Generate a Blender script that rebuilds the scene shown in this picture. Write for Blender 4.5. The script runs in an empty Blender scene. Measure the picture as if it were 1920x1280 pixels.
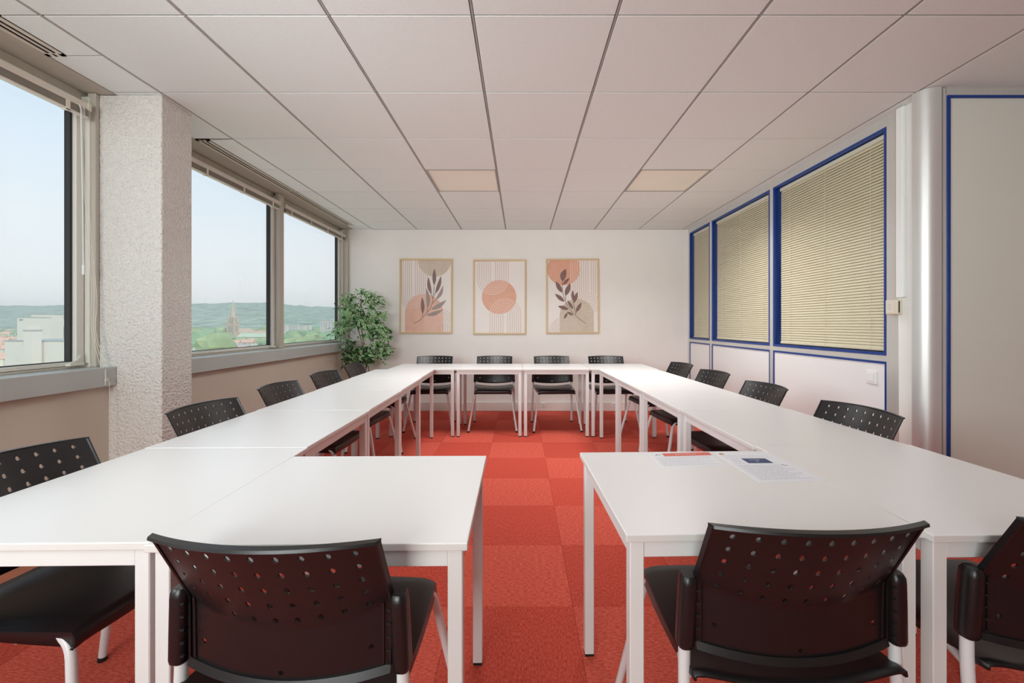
import bpy, bmesh, math, random
from mathutils import Vector, Matrix
random.seed(7)
C = bpy.context.scene.collection
SC = bpy.context.scene
PI = math.pi

# ------------------------------------------------------------------ camera, sky, exposure
F = 812.0                                   # focal length in pixels of the 1920 wide frame
CZ = 1.17                                   # camera height
cam = bpy.data.cameras.new('camera')
cam.sensor_width = 36.0
cam.lens = F / 1920 * 36.0
cam.shift_x = -16 / 1920
cam.shift_y = -32 / 1920
cam.clip_start = 0.02
cam.clip_end = 20000
camo = bpy.data.objects.new('camera', cam)
C.objects.link(camo)
camo.location = (0, 0, CZ)
camo.rotation_euler = (PI / 2, 0, 0)
SC.camera = camo

SC.view_settings.view_transform = 'Standard'
SC.view_settings.look = 'None'
SC.view_settings.gamma = 1
SC.view_settings.use_curve_mapping = False
SC.view_settings.exposure = -0.06
PANEL_FILL = 3.0                                 # strength of the unseen lit panels added to brighten the room
SKY = 1.26

sun = bpy.data.lights.new('sun', 'SUN'); sun.energy = 2.6; sun.angle = math.radians(2); sun.color = (1, .96, .90)
suno = bpy.data.objects.new('sun', sun); C.objects.link(suno)
suno.rotation_euler = Vector((1.0, -.9, 1.15)).to_track_quat('Z', 'Y').to_euler()     # high behind the building: lights the town, not the room

def area_light(name, loc, target, sx, sy, energy, spread, col=(1, 1, 1)):
    a = bpy.data.lights.new(name, 'AREA'); a.shape = 'RECTANGLE'; a.size = sx; a.size_y = sy
    a.energy = energy; a.spread = math.radians(spread); a.color = col
    o = bpy.data.objects.new(name, a); C.objects.link(o); o.location = loc
    o.rotation_euler = (Vector(target) - Vector(loc)).to_track_quat('-Z', 'Y').to_euler()
    return o
# fill lights added under the two unlit ceiling panels, shining downwards only
area_light('panel_fill_light', (-.5, 3.905, CZ + 1.2835), (-.5, 3.905, 0), .56, .56, 18, 139)
area_light('panel_fill_light', (1.3, 3.905, CZ + 1.2835), (1.3, 3.905, 0), .56, .56, 18, 139)
# fill lights added out of view, standing in for window daylight
area_light('rear_fill_light', (-1.2, -2.6, 1.7), (-.2, 5, 1.7), 2.0, 1.4, 58, 110, (.92, 1, .98))
area_light('side_fill_light', (-2.2, .2, 1.7), (2.2, 4.5, 1.6), 1.0, 1.3, 17, 80, (.90, .98, 1))

w = bpy.data.worlds.new('sky'); SC.world = w
w.use_nodes = True
nt = w.node_tree; nt.nodes.clear()
tc = nt.nodes.new('ShaderNodeTexCoord')
sx = nt.nodes.new('ShaderNodeSeparateXYZ')
rp = nt.nodes.new('ShaderNodeValToRGB')
no = nt.nodes.new('ShaderNodeTexNoise'); no.inputs['Scale'].default_value = 2.2; no.inputs['Detail'].default_value = 5
mp = nt.nodes.new('ShaderNodeMapping'); mp.inputs['Scale'].default_value = (1, 1, 5)
ad = nt.nodes.new('ShaderNodeMath'); ad.operation = 'MULTIPLY_ADD'; ad.inputs[1].default_value = 0.10; ad.inputs[2].default_value = -0.05
a2 = nt.nodes.new('ShaderNodeMath'); a2.operation = 'ADD'
bg = nt.nodes.new('ShaderNodeBackground'); bg.inputs['Strength'].default_value = SKY
wo = nt.nodes.new('ShaderNodeOutputWorld')
L = nt.links.new
L(tc.outputs['Generated'], sx.inputs[0]); L(tc.outputs['Generated'], mp.inputs[0]); L(mp.outputs[0], no.inputs[0])
L(no.outputs[0], ad.inputs[0]); L(ad.outputs[0], a2.inputs[0]); L(sx.outputs['Z'], a2.inputs[1])
L(a2.outputs[0], rp.inputs[0]); L(rp.outputs[0], bg.inputs[0]); L(bg.outputs[0], wo.inputs[0])
cr = rp.color_ramp
cr.elements[0].position = 0.0; cr.elements[0].color = (.85, .86, .86, 1)
cr.elements[1].position = 0.5; cr.elements[1].color = (.47, .62, .76, 1)
e = cr.elements.new(.12); e.color = (.79, .825, .86, 1)
e = cr.elements.new(.30); e.color = (.665, .76, .87, 1)

# ------------------------------------------------------------------ materials
def new_mat(name):
    m = bpy.data.materials.new(name); m.use_nodes = True
    return m, m.node_tree, m.node_tree.nodes['Principled BSDF']
def s2l(c):
    return tuple(((v / 255) / 12.92 if v / 255 <= .04045 else ((v / 255 + .055) / 1.055) ** 2.4) for v in c)
def mat(name, col, rough=.5, metal=0, bump=0, bscale=200, var=0, vscale=5, coat=0, spec=.5, aniso=None, bdist=.004):
    """col in 0-255 sRGB as the surface itself"""
    m, nt, b = new_mat(name)
    lc = s2l(col)
    b.inputs['Base Color'].default_value = (*lc, 1)
    b.inputs['Roughness'].default_value = rough
    b.inputs['Metallic'].default_value = metal
    b.inputs['Coat Weight'].default_value = coat
    b.inputs['Specular IOR Level'].default_value = spec
    tc = nt.nodes.new('ShaderNodeTexCoord')
    mp = nt.nodes.new('ShaderNodeMapping')
    nt.links.new(tc.outputs['Object'], mp.inputs[0])
    if aniso: mp.inputs['Scale'].default_value = aniso
    n2 = nt.nodes.new('ShaderNodeTexNoise'); n2.inputs['Scale'].default_value = vscale; n2.inputs['Detail'].default_value = 4
    nt.links.new(mp.outputs[0], n2.inputs[0])
    r = nt.nodes.new('ShaderNodeValToRGB')
    v = var
    r.color_ramp.elements[0].position = .3; r.color_ramp.elements[1].position = .7
    r.color_ramp.elements[0].color = (*[x * (1 - v) for x in lc], 1)
    r.color_ramp.elements[1].color = (*[min(1, x * (1 + v)) for x in lc], 1)
    nt.links.new(n2.outputs[0], r.inputs[0]); nt.links.new(r.outputs[0], b.inputs['Base Color'])
    if bump:
        n = nt.nodes.new('ShaderNodeTexNoise'); n.inputs['Scale'].default_value = bscale; n.inputs['Detail'].default_value = 3
        nt.links.new(mp.outputs[0], n.inputs[0])
        bp = nt.nodes.new('ShaderNodeBump'); bp.inputs['Strength'].default_value = bump; bp.inputs['Distance'].default_value = bdist
        nt.links.new(n.outputs[0], bp.inputs['Height']); nt.links.new(bp.outputs[0], b.inputs['Normal'])
    return m
def glass_mat(name, tint=(1, 1, 1), refl=1.0):
    m = bpy.data.materials.new(name); m.use_nodes = True
    nt = m.node_tree; nt.nodes.clear()
    t = nt.nodes.new('ShaderNodeBsdfTransparent'); t.inputs[0].default_value = (*tint, 1)
    g = nt.nodes.new('ShaderNodeBsdfGlossy'); g.inputs['Roughness'].default_value = .02
    f = nt.nodes.new('ShaderNodeFresnel'); f.inputs['IOR'].default_value = 1.45
    mu = nt.nodes.new('ShaderNodeMath'); mu.operation = 'MULTIPLY'; mu.inputs[1].default_value = refl
    x = nt.nodes.new('ShaderNodeMixShader'); o = nt.nodes.new('ShaderNodeOutputMaterial')
    ge = nt.nodes.new('ShaderNodeNewGeometry'); iv = nt.nodes.new('ShaderNodeMath'); iv.operation = 'SUBTRACT'; iv.inputs[0].default_value = refl
    nt.links.new(ge.outputs['Backfacing'], iv.inputs[1]); iv.use_clamp = True; nt.links.new(iv.outputs[0], mu.inputs[1])   # reflect on the outer skins only
    nt.links.new(f.outputs[0], mu.inputs[0]); nt.links.new(mu.outputs[0], x.inputs[0])
    nt.links.new(t.outputs[0], x.inputs[1]); nt.links.new(g.outputs[0], x.inputs[2]); nt.links.new(x.outputs[0], o.inputs[0])
    return m
def emit_mat(name, col, s):
    m, nt, b = new_mat(name)
    b.inputs['Base Color'].default_value = (.8, .8, .78, 1)
    n = nt.nodes.new('ShaderNodeTexNoise'); n.inputs['Scale'].default_value = 300
    bp = nt.nodes.new('ShaderNodeBump'); bp.inputs['Strength'].default_value = .1
    nt.links.new(n.outputs[0], bp.inputs['Height']); nt.links.new(bp.outputs[0], b.inputs['Normal'])
    b.inputs['Emission Color'].default_value = (*col, 1); b.inputs['Emission Strength'].default_value = s
    return m
def carpet_mat(name, a, b_, stretch):
    m, nt, b = new_mat(name)
    tc = nt.nodes.new('ShaderNodeTexCoord'); oi = nt.nodes.new('ShaderNodeObjectInfo')
    vm = nt.nodes.new('ShaderNodeVectorMath'); vm.operation = 'MULTIPLY_ADD'
    vm.inputs[1].default_value = stretch
    nt.links.new(tc.outputs['Object'], vm.inputs[0])
    cb = nt.nodes.new('ShaderNodeCombineXYZ')
    ml = nt.nodes.new('ShaderNodeMath'); ml.operation = 'MULTIPLY'; ml.inputs[1].default_value = 77
    nt.links.new(oi.outputs['Random'], ml.inputs[0]); nt.links.new(ml.outputs[0], cb.inputs[0])
    nt.links.new(cb.outputs[0], vm.inputs[2])
    n = nt.nodes.new('ShaderNodeTexNoise'); n.inputs['Scale'].default_value = 120; n.inputs['Detail'].default_value = 5; n.inputs['Roughness'].default_value = .7
    nt.links.new(vm.outputs[0], n.inputs[0])
    r = nt.nodes.new('ShaderNodeValToRGB')
    r.color_ramp.elements[0].position = .36; r.color_ramp.elements[1].position = .66
    r.color_ramp.elements[0].color = (*s2l(a), 1); r.color_ramp.elements[1].color = (*s2l(b_), 1)
    nt.links.new(n.outputs[0], r.inputs[0])
    # per tile brightness, pile laid a little differently on each
    hs = nt.nodes.new('ShaderNodeHueSaturation')
    mr = nt.nodes.new('ShaderNodeMapRange'); mr.inputs['To Min'].default_value = .95; mr.inputs['To Max'].default_value = 1.05
    nt.links.new(oi.outputs['Random'], mr.inputs[0]); nt.links.new(mr.outputs[0], hs.inputs['Value'])
    nt.links.new(r.outputs[0], hs.inputs['Color']); nt.links.new(hs.outputs[0], b.inputs['Base Color'])
    b.inputs['Roughness'].default_value = .95; b.inputs['Specular IOR Level'].default_value = .1
    bp = nt.nodes.new('ShaderNodeBump'); bp.inputs['Strength'].default_value = .7; bp.inputs['Distance'].default_value = .004
    nt.links.new(n.outputs[0], bp.inputs['Height']); nt.links.new(bp.outputs[0], b.inputs['Normal'])
    return m

M = {}
M['wall'] = mat('matt_white_wall_paint', (238, 233, 228), .7, var=.012, bump=.05, bscale=90)
M['wallleft'] = mat('warm_wall_paint', (210, 202, 188), .7, var=.012, bump=.05, bscale=90)
M['rough'] = mat('roughcast_plaster', (236, 232, 226), .8, bump=1.0, bscale=75, var=.03, vscale=40, bdist=.02)
M['pillarr'] = mat('painted_plaster', (240, 239, 234), .7, bump=.12, bscale=60, var=.01)
M['tile'] = mat('ceiling_tile_white', (234, 238, 236), .9, bump=.15, bscale=220, var=.012, vscale=60)
M['tee'] = mat('ceiling_grid_metal', (168, 163, 158), .6)
M['void'] = mat('dark_gap', (60, 56, 52), .9)
M['soffit'] = mat('grey_soffit_paint', (196, 188, 176), .55, var=.02)
M['grille'] = mat('grille_cream_metal', (222, 214, 200), .45)
M['dark'] = mat('grille_black', (18, 16, 15), .8)
M['alu'] = mat('window_aluminium', (226, 223, 215), .4, metal=0, var=.03, aniso=(1, 1, .1), vscale=30)
M['alud'] = mat('shaded_aluminium', (194, 187, 174), .4, metal=0, var=.05, aniso=(1, 1, .1), vscale=30)  # darker window aluminium, shade of covers and head put into the colour
M['gasket'] = mat('black_rubber', (40, 38, 38), .6)
M['sill'] = mat('grey_sill_paint', (190, 195, 193), .4, var=.02)
M['glass'] = glass_mat('window_glass', (.97, .985, .98))
M['glass2'] = glass_mat('partition_glass', (.97, .98, .97), .45)
M['silver'] = mat('brushed_aluminium', (212, 211, 206), .30, metal=.4, var=.03, aniso=(1, 1, .03), vscale=60)
M['post'] = mat('satin_aluminium_post', (222, 222, 220), .42, metal=.6, var=.02, aniso=(1, 1, .03), vscale=60)
M['blue'] = mat('blue_gloss_trim', (7, 56, 136), .3, var=.02)
M['panel'] = mat('white_partition_panel', (240, 238, 236), .35, var=.005)
M['panel_shaded'] = mat('shaded_white_partition_panel', (224, 224, 214), .4, var=.005)  # the white panel again, its shade mixed into a greyer colour
M['cream'] = mat('cream_slat', (232, 217, 190), .4, var=.01)
M['creamw'] = mat('white_blind_metal', (226, 220, 208), .35)
M['slatgrey'] = mat('grey_slats_edge', (172, 164, 152), .35, metal=.2)
M['cord'] = mat('blind_cord', (232, 226, 214), .7)
M['clear'] = mat('white_wand_plastic', (225, 228, 230), .2)
M['top'] = mat('white_laminate_top', (240, 238, 237), .34, var=.004)
M['edge'] = mat('white_table_edge', (216, 213, 209), .4)
M['frame'] = mat('white_powder_coat', (222, 220, 218), .4, var=.004)
M['black'] = mat('black_plastic', (24, 23, 24), .32, bump=.06, bscale=900, var=.05)
M['blackm'] = mat('black_plastic_seat', (22, 22, 24), .30, bump=.15, bscale=900, var=.05)
M['rubber'] = mat('black_rubber_foot', (14, 13, 13), .8)
M['tube'] = mat('pale_grey_tube_paint', (222, 220, 220), .3, var=.005)
M['wood'] = mat('light_oak', (216, 186, 142), .5, var=.06, aniso=(6, 6, 1), vscale=12)
M['paper'] = mat('print_paper', (236, 227, 222), .45, var=.01, bump=.3, bscale=6)
M['pink'] = mat('print_pink', (228, 178, 158), .45, var=.05, vscale=14)
M['pinkl'] = mat('print_pink_line', (238, 202, 188), .45)
M['salmon'] = mat('print_salmon', (222, 164, 138), .45, var=.04, vscale=14)
M['tan'] = mat('print_tan', (205, 188, 170), .45, var=.05, vscale=14)
M['tanl'] = mat('print_tan_line', (216, 198, 184), .45)
M['line'] = mat('print_stripe', (216, 190, 178), .45)
M['leafp'] = mat('print_leaf_brown', (128, 96, 90), .45, var=.08, vscale=30)
M['leafg'] = mat('print_leaf_grey', (158, 140, 132), .45, var=.08, vscale=30)
M['white'] = mat('white_switch_plastic', (240, 240, 238), .3)
M['beige'] = mat('beige_thermostat_plastic', (224, 212, 192), .45)
M['base'] = mat('skirting_paint', (232, 222, 214), .5)
M['basew'] = mat('pinkish_wood_skirting', (196, 150, 120), .5, var=.12, aniso=(8, .6, 8), vscale=10)
M['leaf1'] = mat('leaf_green', (84, 150, 74), .45, var=.35, vscale=9)
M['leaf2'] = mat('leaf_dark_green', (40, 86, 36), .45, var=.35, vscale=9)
M['leafe'] = mat('leaf_pale_margin', (204, 224, 180), .5, var=.08, vscale=9)
M['bark'] = mat('ficus_bark', (140, 112, 86), .8, var=.15, vscale=20, bump=.4, bscale=60)
M['soil'] = mat('potting_soil', (60, 44, 34), .95, bump=1, bscale=120, var=.2, vscale=40)
M['pot'] = mat('plant_pot', (70, 66, 64), .5)
M['sheet'] = mat('office_paper', (238, 239, 244), .6, var=.004)
M['orange'] = mat('orange_red_ink', (222, 92, 74), .5)
M['navy'] = mat('navy_ink', (44, 66, 112), .5, var=.08, vscale=40)
M['inkgrey'] = mat('faint_grey_ink', (200, 202, 210), .6)
M['inkdark'] = mat('dark_ink', (110, 100, 104), .6)
M['inkpeach'] = mat('peach_ink', (232, 182, 160), .6)
M['diff'] = mat('opal_diffuser_off', (247, 243, 228), .4, bump=.1, bscale=300, var=.01)
M['lit'] = emit_mat('added_fill_diffuser', (1.0, 1.0, 1.0), PANEL_FILL)  # glow of the panels added for brightness
M['carpetA'] = carpet_mat('red_carpet_light', (200, 68, 55), (234, 120, 100), (.45, 1.5, 1))
M['carpetB'] = carpet_mat('red_carpet_dark', (188, 60, 49), (222, 104, 85), (1.5, .5, 1))

# ------------------------------------------------------------------ mesh helpers
def link(o, parent=None):
    C.objects.link(o)
    if parent: o.parent = parent
    return o
def mobj(name, bm, mats, parent=None, smooth=False, loc=None, keep=False):
    me = bpy.data.meshes.new(name)
    bmesh.ops.recalc_face_normals(bm, faces=bm.faces[:]) if not keep else None
    bm.to_mesh(me); bm.free()
    for m in (mats if isinstance(mats, (list, tuple)) else [mats]): me.materials.append(m)
    if smooth:
        me.polygons.foreach_set('use_smooth', [True] * len(me.polygons))
    o = bpy.data.objects.new(name, me)
    if loc: o.location = loc
    return link(o, parent)
def shade_auto(o, ang=35):
    me = o.data
    me.polygons.foreach_set('use_smooth', [True] * len(me.polygons))
    try: me.set_sharp_from_angle(angle=math.radians(ang))
    except Exception: pass
def empty(name, loc=(0, 0, 0), rz=0, parent=None):
    o = bpy.data.objects.new(name, None); o.location = loc; o.rotation_euler = (0, 0, rz)
    o.empty_display_size = .1
    return link(o, parent)
def tag(o, label=None, cat=None, group=None, kind=None):
    if label: o['label'] = label
    if cat: o['category'] = cat
    if group: o['group'] = group
    if kind: o['kind'] = kind
    return o
def B(): return bmesh.new()
def box(bm, x0, x1, y0, y1, z0, z1, bev=0, mi=0, seg=1):
    vs = [bm.verts.new(p) for p in ((x0, y0, z0), (x1, y0, z0), (x1, y1, z0), (x0, y1, z0), (x0, y0, z1), (x1, y0, z1), (x1, y1, z1), (x0, y1, z1))]
    fs = [bm.faces.new([vs[i] for i in f]) for f in ((0, 3, 2, 1), (4, 5, 6, 7), (0, 1, 5, 4), (1, 2, 6, 5), (2, 3, 7, 6), (3, 0, 4, 7))]
    for f in fs: f.material_index = mi
    if bev:
        es = list({e for f in fs for e in f.edges})
        r = bmesh.ops.bevel(bm, geom=es, offset=bev, segments=seg, affect='EDGES', profile=.5)
        for f in r['faces']: f.material_index = mi
    return vs
def tube(bm, pts, r, seg=10, mi=0, caps=True):
    pts = [Vector(p) for p in pts]
    rs = r if isinstance(r, (list, tuple)) else [r] * len(pts)
    rings = []
    up = None
    for i, p in enumerate(pts):
        if i == 0: t = pts[1] - p
        elif i == len(pts) - 1: t = p - pts[i - 1]
        else: t = (pts[i + 1] - p).normalized() + (p - pts[i - 1]).normalized()
        t.normalize()
        if up is None:
            up = Vector((0, 0, 1)) if abs(t.z) < .9 else Vector((1, 0, 0))
        a = t.cross(up).normalized(); b = a.cross(t).normalized(); up = b
        rings.append([bm.verts.new(p + (a * math.cos(2 * PI * k / seg) + b * math.sin(2 * PI * k / seg)) * rs[i]) for k in range(seg)])
    for i in range(len(rings) - 1):
        for k in range(seg):
            f = bm.faces.new((rings[i][k], rings[i][(k + 1) % seg], rings[i + 1][(k + 1) % seg], rings[i + 1][k])); f.material_index = mi
    if caps:
        bm.faces.new(rings[0][::-1]).material_index = mi; bm.faces.new(rings[-1]).material_index = mi
def bend(pts, rad=.04, n=5):
    """round the corners of a polyline"""
    pts = [Vector(p) for p in pts]; out = [pts[0]]
    for i in range(1, len(pts) - 1):
        p, a, b = pts[i], pts[i - 1], pts[i + 1]
        r = min(rad, (a - p).length * .49, (b - p).length * .49)
        s = p + (a - p).normalized() * r; e_ = p + (b - p).normalized() * r
        for k in range(n + 1):
            t = k / n
            out.append(s * (1 - t) ** 2 + p * 2 * t * (1 - t) + e_ * t * t)
    out.append(pts[-1]); return out
def boxobj(name, x0, x1, y0, y1, z0, z1, m, parent=None, bev=0, kind=None):
    bm = B(); box(bm, x0, x1, y0, y1, z0, z1, bev)
    o = mobj(name, bm, m, parent)
    if kind: o['kind'] = kind
    return o
def copy_tree(o, parent=None):
    c = o.copy(); C.objects.link(c); c.parent = parent
    for ch in [k for k in bpy.data.objects if k.parent == o]: copy_tree(ch, c)
    return c
def copy_tree_fast(o, parent=None, kids=None):
    c = o.copy(); C.objects.link(c); c.parent = parent
    for ch in kids.get(o.name, []): copy_tree_fast(ch, c, kids)
    return c
def kids_of(root):
    d = {}
    for o in bpy.data.objects:
        if o.parent: d.setdefault(o.parent.name, []).append(o)
    return d

CH = 2.457           # ceiling height
YB = 5.87            # back wall
YF = -2.7            # wall behind the camera
XL = -2.31           # wall under the windows
XR = 2.27            # partition
XRN = 3.6            # side wall of the wider part of the room, right of the camera
YP = 2.34            # plane of the cross partition on the right

# ------------------------------------------------------------------ setting: shell
fl = boxobj('floor', -2.6, XRN + .1, YF - .1, YB + .1, -.2, -.012, M['void'], kind='structure')
# carpet tiles 0.5 m, seams measured
tileA = None
def carpet_piece(x0, x1, y0, y1, m):
    bm = B(); cx, cy = (x0 + x1) / 2, (y0 + y1) / 2
    box(bm, x0 - cx, x1 - cx, y0 - cy, y1 - cy, -.012, 0, 0)
    return mobj('carpet_tile', bm, m, fl, loc=(cx, cy, 0))
proto = {}
for i in range(-6, 8):
    for j in range(-6, 12):
        x0, x1 = .217 + .5 * i, .717 + .5 * i
        y0, y1 = .297 + .5 * j, .797 + .5 * j
        X0, X1, Y0, Y1 = max(x0, XL), min(x1, XRN), max(y0, YF), min(y1, YB)
        if X1 - X0 < .01 or Y1 - Y0 < .01: continue
        par = (i + j) % 2
        m = M['carpetA'] if par == 0 else M['carpetB']
        g = .0006
        full = X1 - X0 > .499 and Y1 - Y0 > .499
        if full and par in proto:
            o = proto[par].copy(); C.objects.link(o); o.location = ((X0 + X1) / 2, (Y0 + Y1) / 2, 0)
        else:
            o = carpet_piece(X0 + g, X1 - g, Y0 + g, Y1 - g, m)
            if full: proto[par] = o

boxobj('wall_back', -2.458, XRN + .1, YB, YB + .12, 0, CH + .05, M['wall'], kind='structure')
boxobj('wall_front', -2.62, XRN + .1, YF - .12, YF, 0, CH + .05, M['wall'], kind='structure')
wl = boxobj('wall_left', -2.50, XL, YF, YB, 0, .90, M['wallleft'], kind='structure')
lint = boxobj('lintel', -2.50, -2.455, YF, YB, 2.40, CH + .05, M['alud'], wl)
pl = boxobj('wall_pillar_left', -2.455, -2.013, 2.43, 2.654, 0, CH, M['rough'], kind='structure', bev=.004)
pr = boxobj('wall_pillar_right', 2.262, 2.75, 2.40, 2.592, 0, CH, M['pillarr'], kind='structure', bev=.003)
boxobj('wall_right_near', XRN, XRN + .1, YF, YP + .1, 0, CH + .05, M['wall'], kind='structure')
boxobj('wall_corridor', XRN - .05, XRN + .1, YP + .1, YB, 0, CH + .05, M['wall'], kind='structure')

# window sill boards
for n, (y0, y1) in enumerate(((YF, 2.429), (2.655, YB - .001))):
    t = boxobj('trim_%d' % (n + 1), -2.415, -2.265, y0, y1, .83, .9333, M['sill'], kind='structure', bev=.003)
bm = B(); box(bm, -2.268, -2.262, 2.36, 2.367, .84, .925); box(bm, -2.262, -2.255, 2.355, 2.372, .86, .875)
mobj('sill_joint', bm, M['alu'], bpy.data.objects['trim_1'])

# ------------------------------------------------------------------ windows on the left
def window(n, y0, y1, jamb0=.06, jamb1=.06):
    """aluminium window between y0 and y1 (outer faces of the fixed frame)"""
    root = empty('window_%d' % n, (-2.43, (y0 + y1) / 2, .933)); root['kind'] = 'structure'
    ox, oy, oz = root.location
    def bx(name, x0, x1, a, b, z0, z1, m, bev=.002, parent=root):
        bm = B(); box(bm, x0 - ox, x1 - ox, a - oy, b - oy, z0 - oz, z1 - oz, bev)
        return mobj(name, bm, m, parent)
    zb, zt = .9335, 2.43
    bx('frame_jamb', -2.455, -2.385, y0, y0 + jamb0 * .55, zb, zt, M['alu'])
    bx('frame_jamb', -2.455, -2.385, y1 - jamb1 * .55, y1, zb, zt, M['alu'])
    bx('frame_head', -2.455, -2.43, y0, y1, 2.38, 2.456, M['alud'])
    bx('frame_bottom', -2.455, -2.405, y0 + jamb0 * .55, y1 - jamb1 * .55, zb, .945, M['alud'])
    # sash
    a, b = y0 + jamb0 * .62, y1 - jamb1 * .62
    bx('sash_stile', -2.457, -2.41, a, a + .042, .947, 2.38, M['alu'])
    bx('sash_stile', -2.457, -2.41, b - .042, b, .947, 2.38, M['alu'])
    bx('sash_rail', -2.457, -2.412, a + .042, b - .042, .947, .968, M['alu'])
    bx('sash_rail', -2.457, -2.412, a + .042, b - .042, 2.34, 2.38, M['alu'])
    bm = B()
    for (p, q, z0, z1) in ((a + .042, a + .054, .968, 2.34), (b - .056, b - .042, .968, 2.34), (a + .054, b - .056, .968, .972), (a + .054, b - .056, 2.33, 2.34)):
        box(bm, -2.462 - ox, -2.432 - ox, p - oy, q - oy, z0 - oz, z1 - oz)
    mobj('gasket', bm, M['gasket'], root)
    bx('glass_pane', -2.452, -2.446, a + .05, b - .05, .97, 2.335, M['glass'], 0)
    bm = B(); box(bm, -2.412 - ox, -2.385 - ox, b - .10 - oy, b - .02 - oy, .947 - oz, .962 - oz, .002)
    tube(bm, bend([(-2.395 - ox, b - .09 - oy, .962 - oz), (-2.395 - ox, b - .06 - oy, .972 - oz), (-2.40 - ox, b - .03 - oy, 1.0 - oz)], .01), .005, 6)
    mobj('latch', bm, M['creamw'], root)
    return root
window(1, .66, 2.429)
window(2, 2.655, 4.285)
window(3, 4.285, 5.869, jamb1=.12)
window(4, -1.10, .66)
window(5, YF + .01, -1.10)
# mullion cover between windows 2 and 3, end cover at the corner
def cover(n, y0, y1, x):
    o = boxobj('trim_%d' % n, -2.405, x, y0, y1, .9335, 2.455, M['alud'], kind='structure', bev=.003)
cover(3, 4.245, 4.325, -2.362)
cover(4, 5.835, 5.869, -2.325)
cover(5, .62, .70, -2.362)
cover(6, 2.405, 2.428, -2.36)
# soffit between ceiling edge and windows
for n, (y0, y1) in enumerate(((YF, 2.429), (2.655, YB))):
    boxobj('trim_%d' % (7 + n), -2.435, -2.276, y0, y1, 2.457, 2.47, M['soffit'], kind='structure')

def raised_blind(y0, y1, label, cords):
    """venetian blind pulled up to its headrail; y1 is the end by the camera's far side"""
    root = empty('venetian_blind', (-2.365, (y0 + y1) / 2, 2.336))
    tag(root, label, 'blind')
    ly0, ly1 = y0 - root.location.y, y1 - root.location.y
    bm = B(); box(bm, -.016, .016, ly0, ly1, 0, .036, .003); box(bm, .010, .020, ly0, ly0 + .02, -.004, .038, .002); box(bm, .010, .020, ly1 - .02, ly1, -.004, .038, .002)
    mobj('headrail', bm, M['creamw'], root)
    bm = B()
    for k in range(14):
        z = -.004 - k * .0022
        box(bm, -.0125, .0125, ly0 + .01, ly1 - .01, z - .0012, z)
    o = mobj('slat_stack', bm, M['slatgrey'], root); o['kind'] = 'stuff'
    boxy = B(); box(boxy, -.013, .013, ly0 + .01, ly1 - .01, -.046, -.0355, .003); mobj('bottom_rail', boxy, M['creamw'], root)
    n = 4
    for k in range(n):
        y = ly0 + .12 + (ly1 - ly0 - .24) * k / (n - 1)
        bm = B(); box(bm, .013, .0165, y - .010, y + .010, -.05, .002); box(bm, -.013, .0165, y - .010, y + .010, -.05, -.0465)
        mobj('tape_clip', bm, M['cord'], root)
    if cords:
        yl = ly1 - .07
        bm = B(); tube(bm, [(.022, yl, .0), (.026, yl + .005, -.02), (.03, yl + .01, -.5), (.032, yl + .012, -.87)], .0032, 8)
        tube(bm, [(.032, yl + .012, -.85), (.032, yl + .012, -.90)], .006, 8)
        mobj('wand', bm, M['clear'], root)
        for q in range(3):
            d = (q - 1) * .012
            end = (.06 + .012 * q, yl + .085 + .01 * q, -1.42 - .02 * q)
            bm = B(); tube(bm, bend([(.024, yl + .02 + d * .4, 0), (.028, yl + .035 + d, -.6), (.032, yl + .075 + d * 1.2, -.95 - .05 * q), (.035, yl + .055 + d, -1.2), end], .2, 6), .0013, 6)
            mobj('pull_cord', bm, M['cord'], root)
    return root
raised_blind(.74, 2.37, 'raised venetian blind with wand and cords in the nearest left window', True)
raised_blind(2.70, 4.235, 'raised venetian blind in the middle left window beyond the pillar', False)
b3 = raised_blind(4.335, 5.82, 'raised venetian blind in the far left window by the corner', False)
# free cord hanging over the near sill board
bm = B(); tube(bm, bend([(-2.256, 2.375, .86), (-2.250, 2.38, .6), (-2.253, 2.383, .35)], .1), .0013, 6)
cordo = mobj('hanging_cord', bm, M['cord']); tag(cordo, 'thin pale cord hanging down the wall below the near grey sill board', 'cord')

# ------------------------------------------------------------------ ceiling
ceil = boxobj('ceiling', -2.62, XRN + .1, YF - .1, YB + .1, CH + .02, CH + .12, M['void'], kind='structure')
xs = [-2.272] + [-2.0 + .6 * k for k in range(0, 10)]
xs = [x for x in xs if x < XRN - .05] + [XRN]
ys = [YF] + [1.805 + .6 * k for k in range(-7, 7)] + [YB]
ys = sorted(set(round(y, 4) for y in ys))
lights_off = {(-.8, 3.605), (1.0, 3.605)}
fill_panels = {(-.8, .605), (1.0, .605)}  # out of view, added to brighten the room
gr = [(YF + .3, 2.077), (3.02, 5.62)]
fulltile = None
def tile_at(x0, x1, y0, y1):
    global fulltile
    g = .0075; gy = .004
    full = abs(x1 - x0 - .6) < .002 and abs(y1 - y0 - .6) < .002
    cx, cy = (x0 + x1) / 2, (y0 + y1) / 2
    if full and fulltile:
        o = fulltile.copy(); C.objects.link(o); o.location = (cx, cy, CH); return
    bm = B(); box(bm, x0 + g - cx, x1 - g - cx, y0 + gy - cy, y1 - gy - cy, 0, .016, .0012)
    o = mobj('ceiling_tile', bm, M['tile'], ceil, loc=(cx, cy, CH))
    if full: fulltile = o
def lit_key(x, y):
    return (round(x, 3), round(y, 3))
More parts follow.
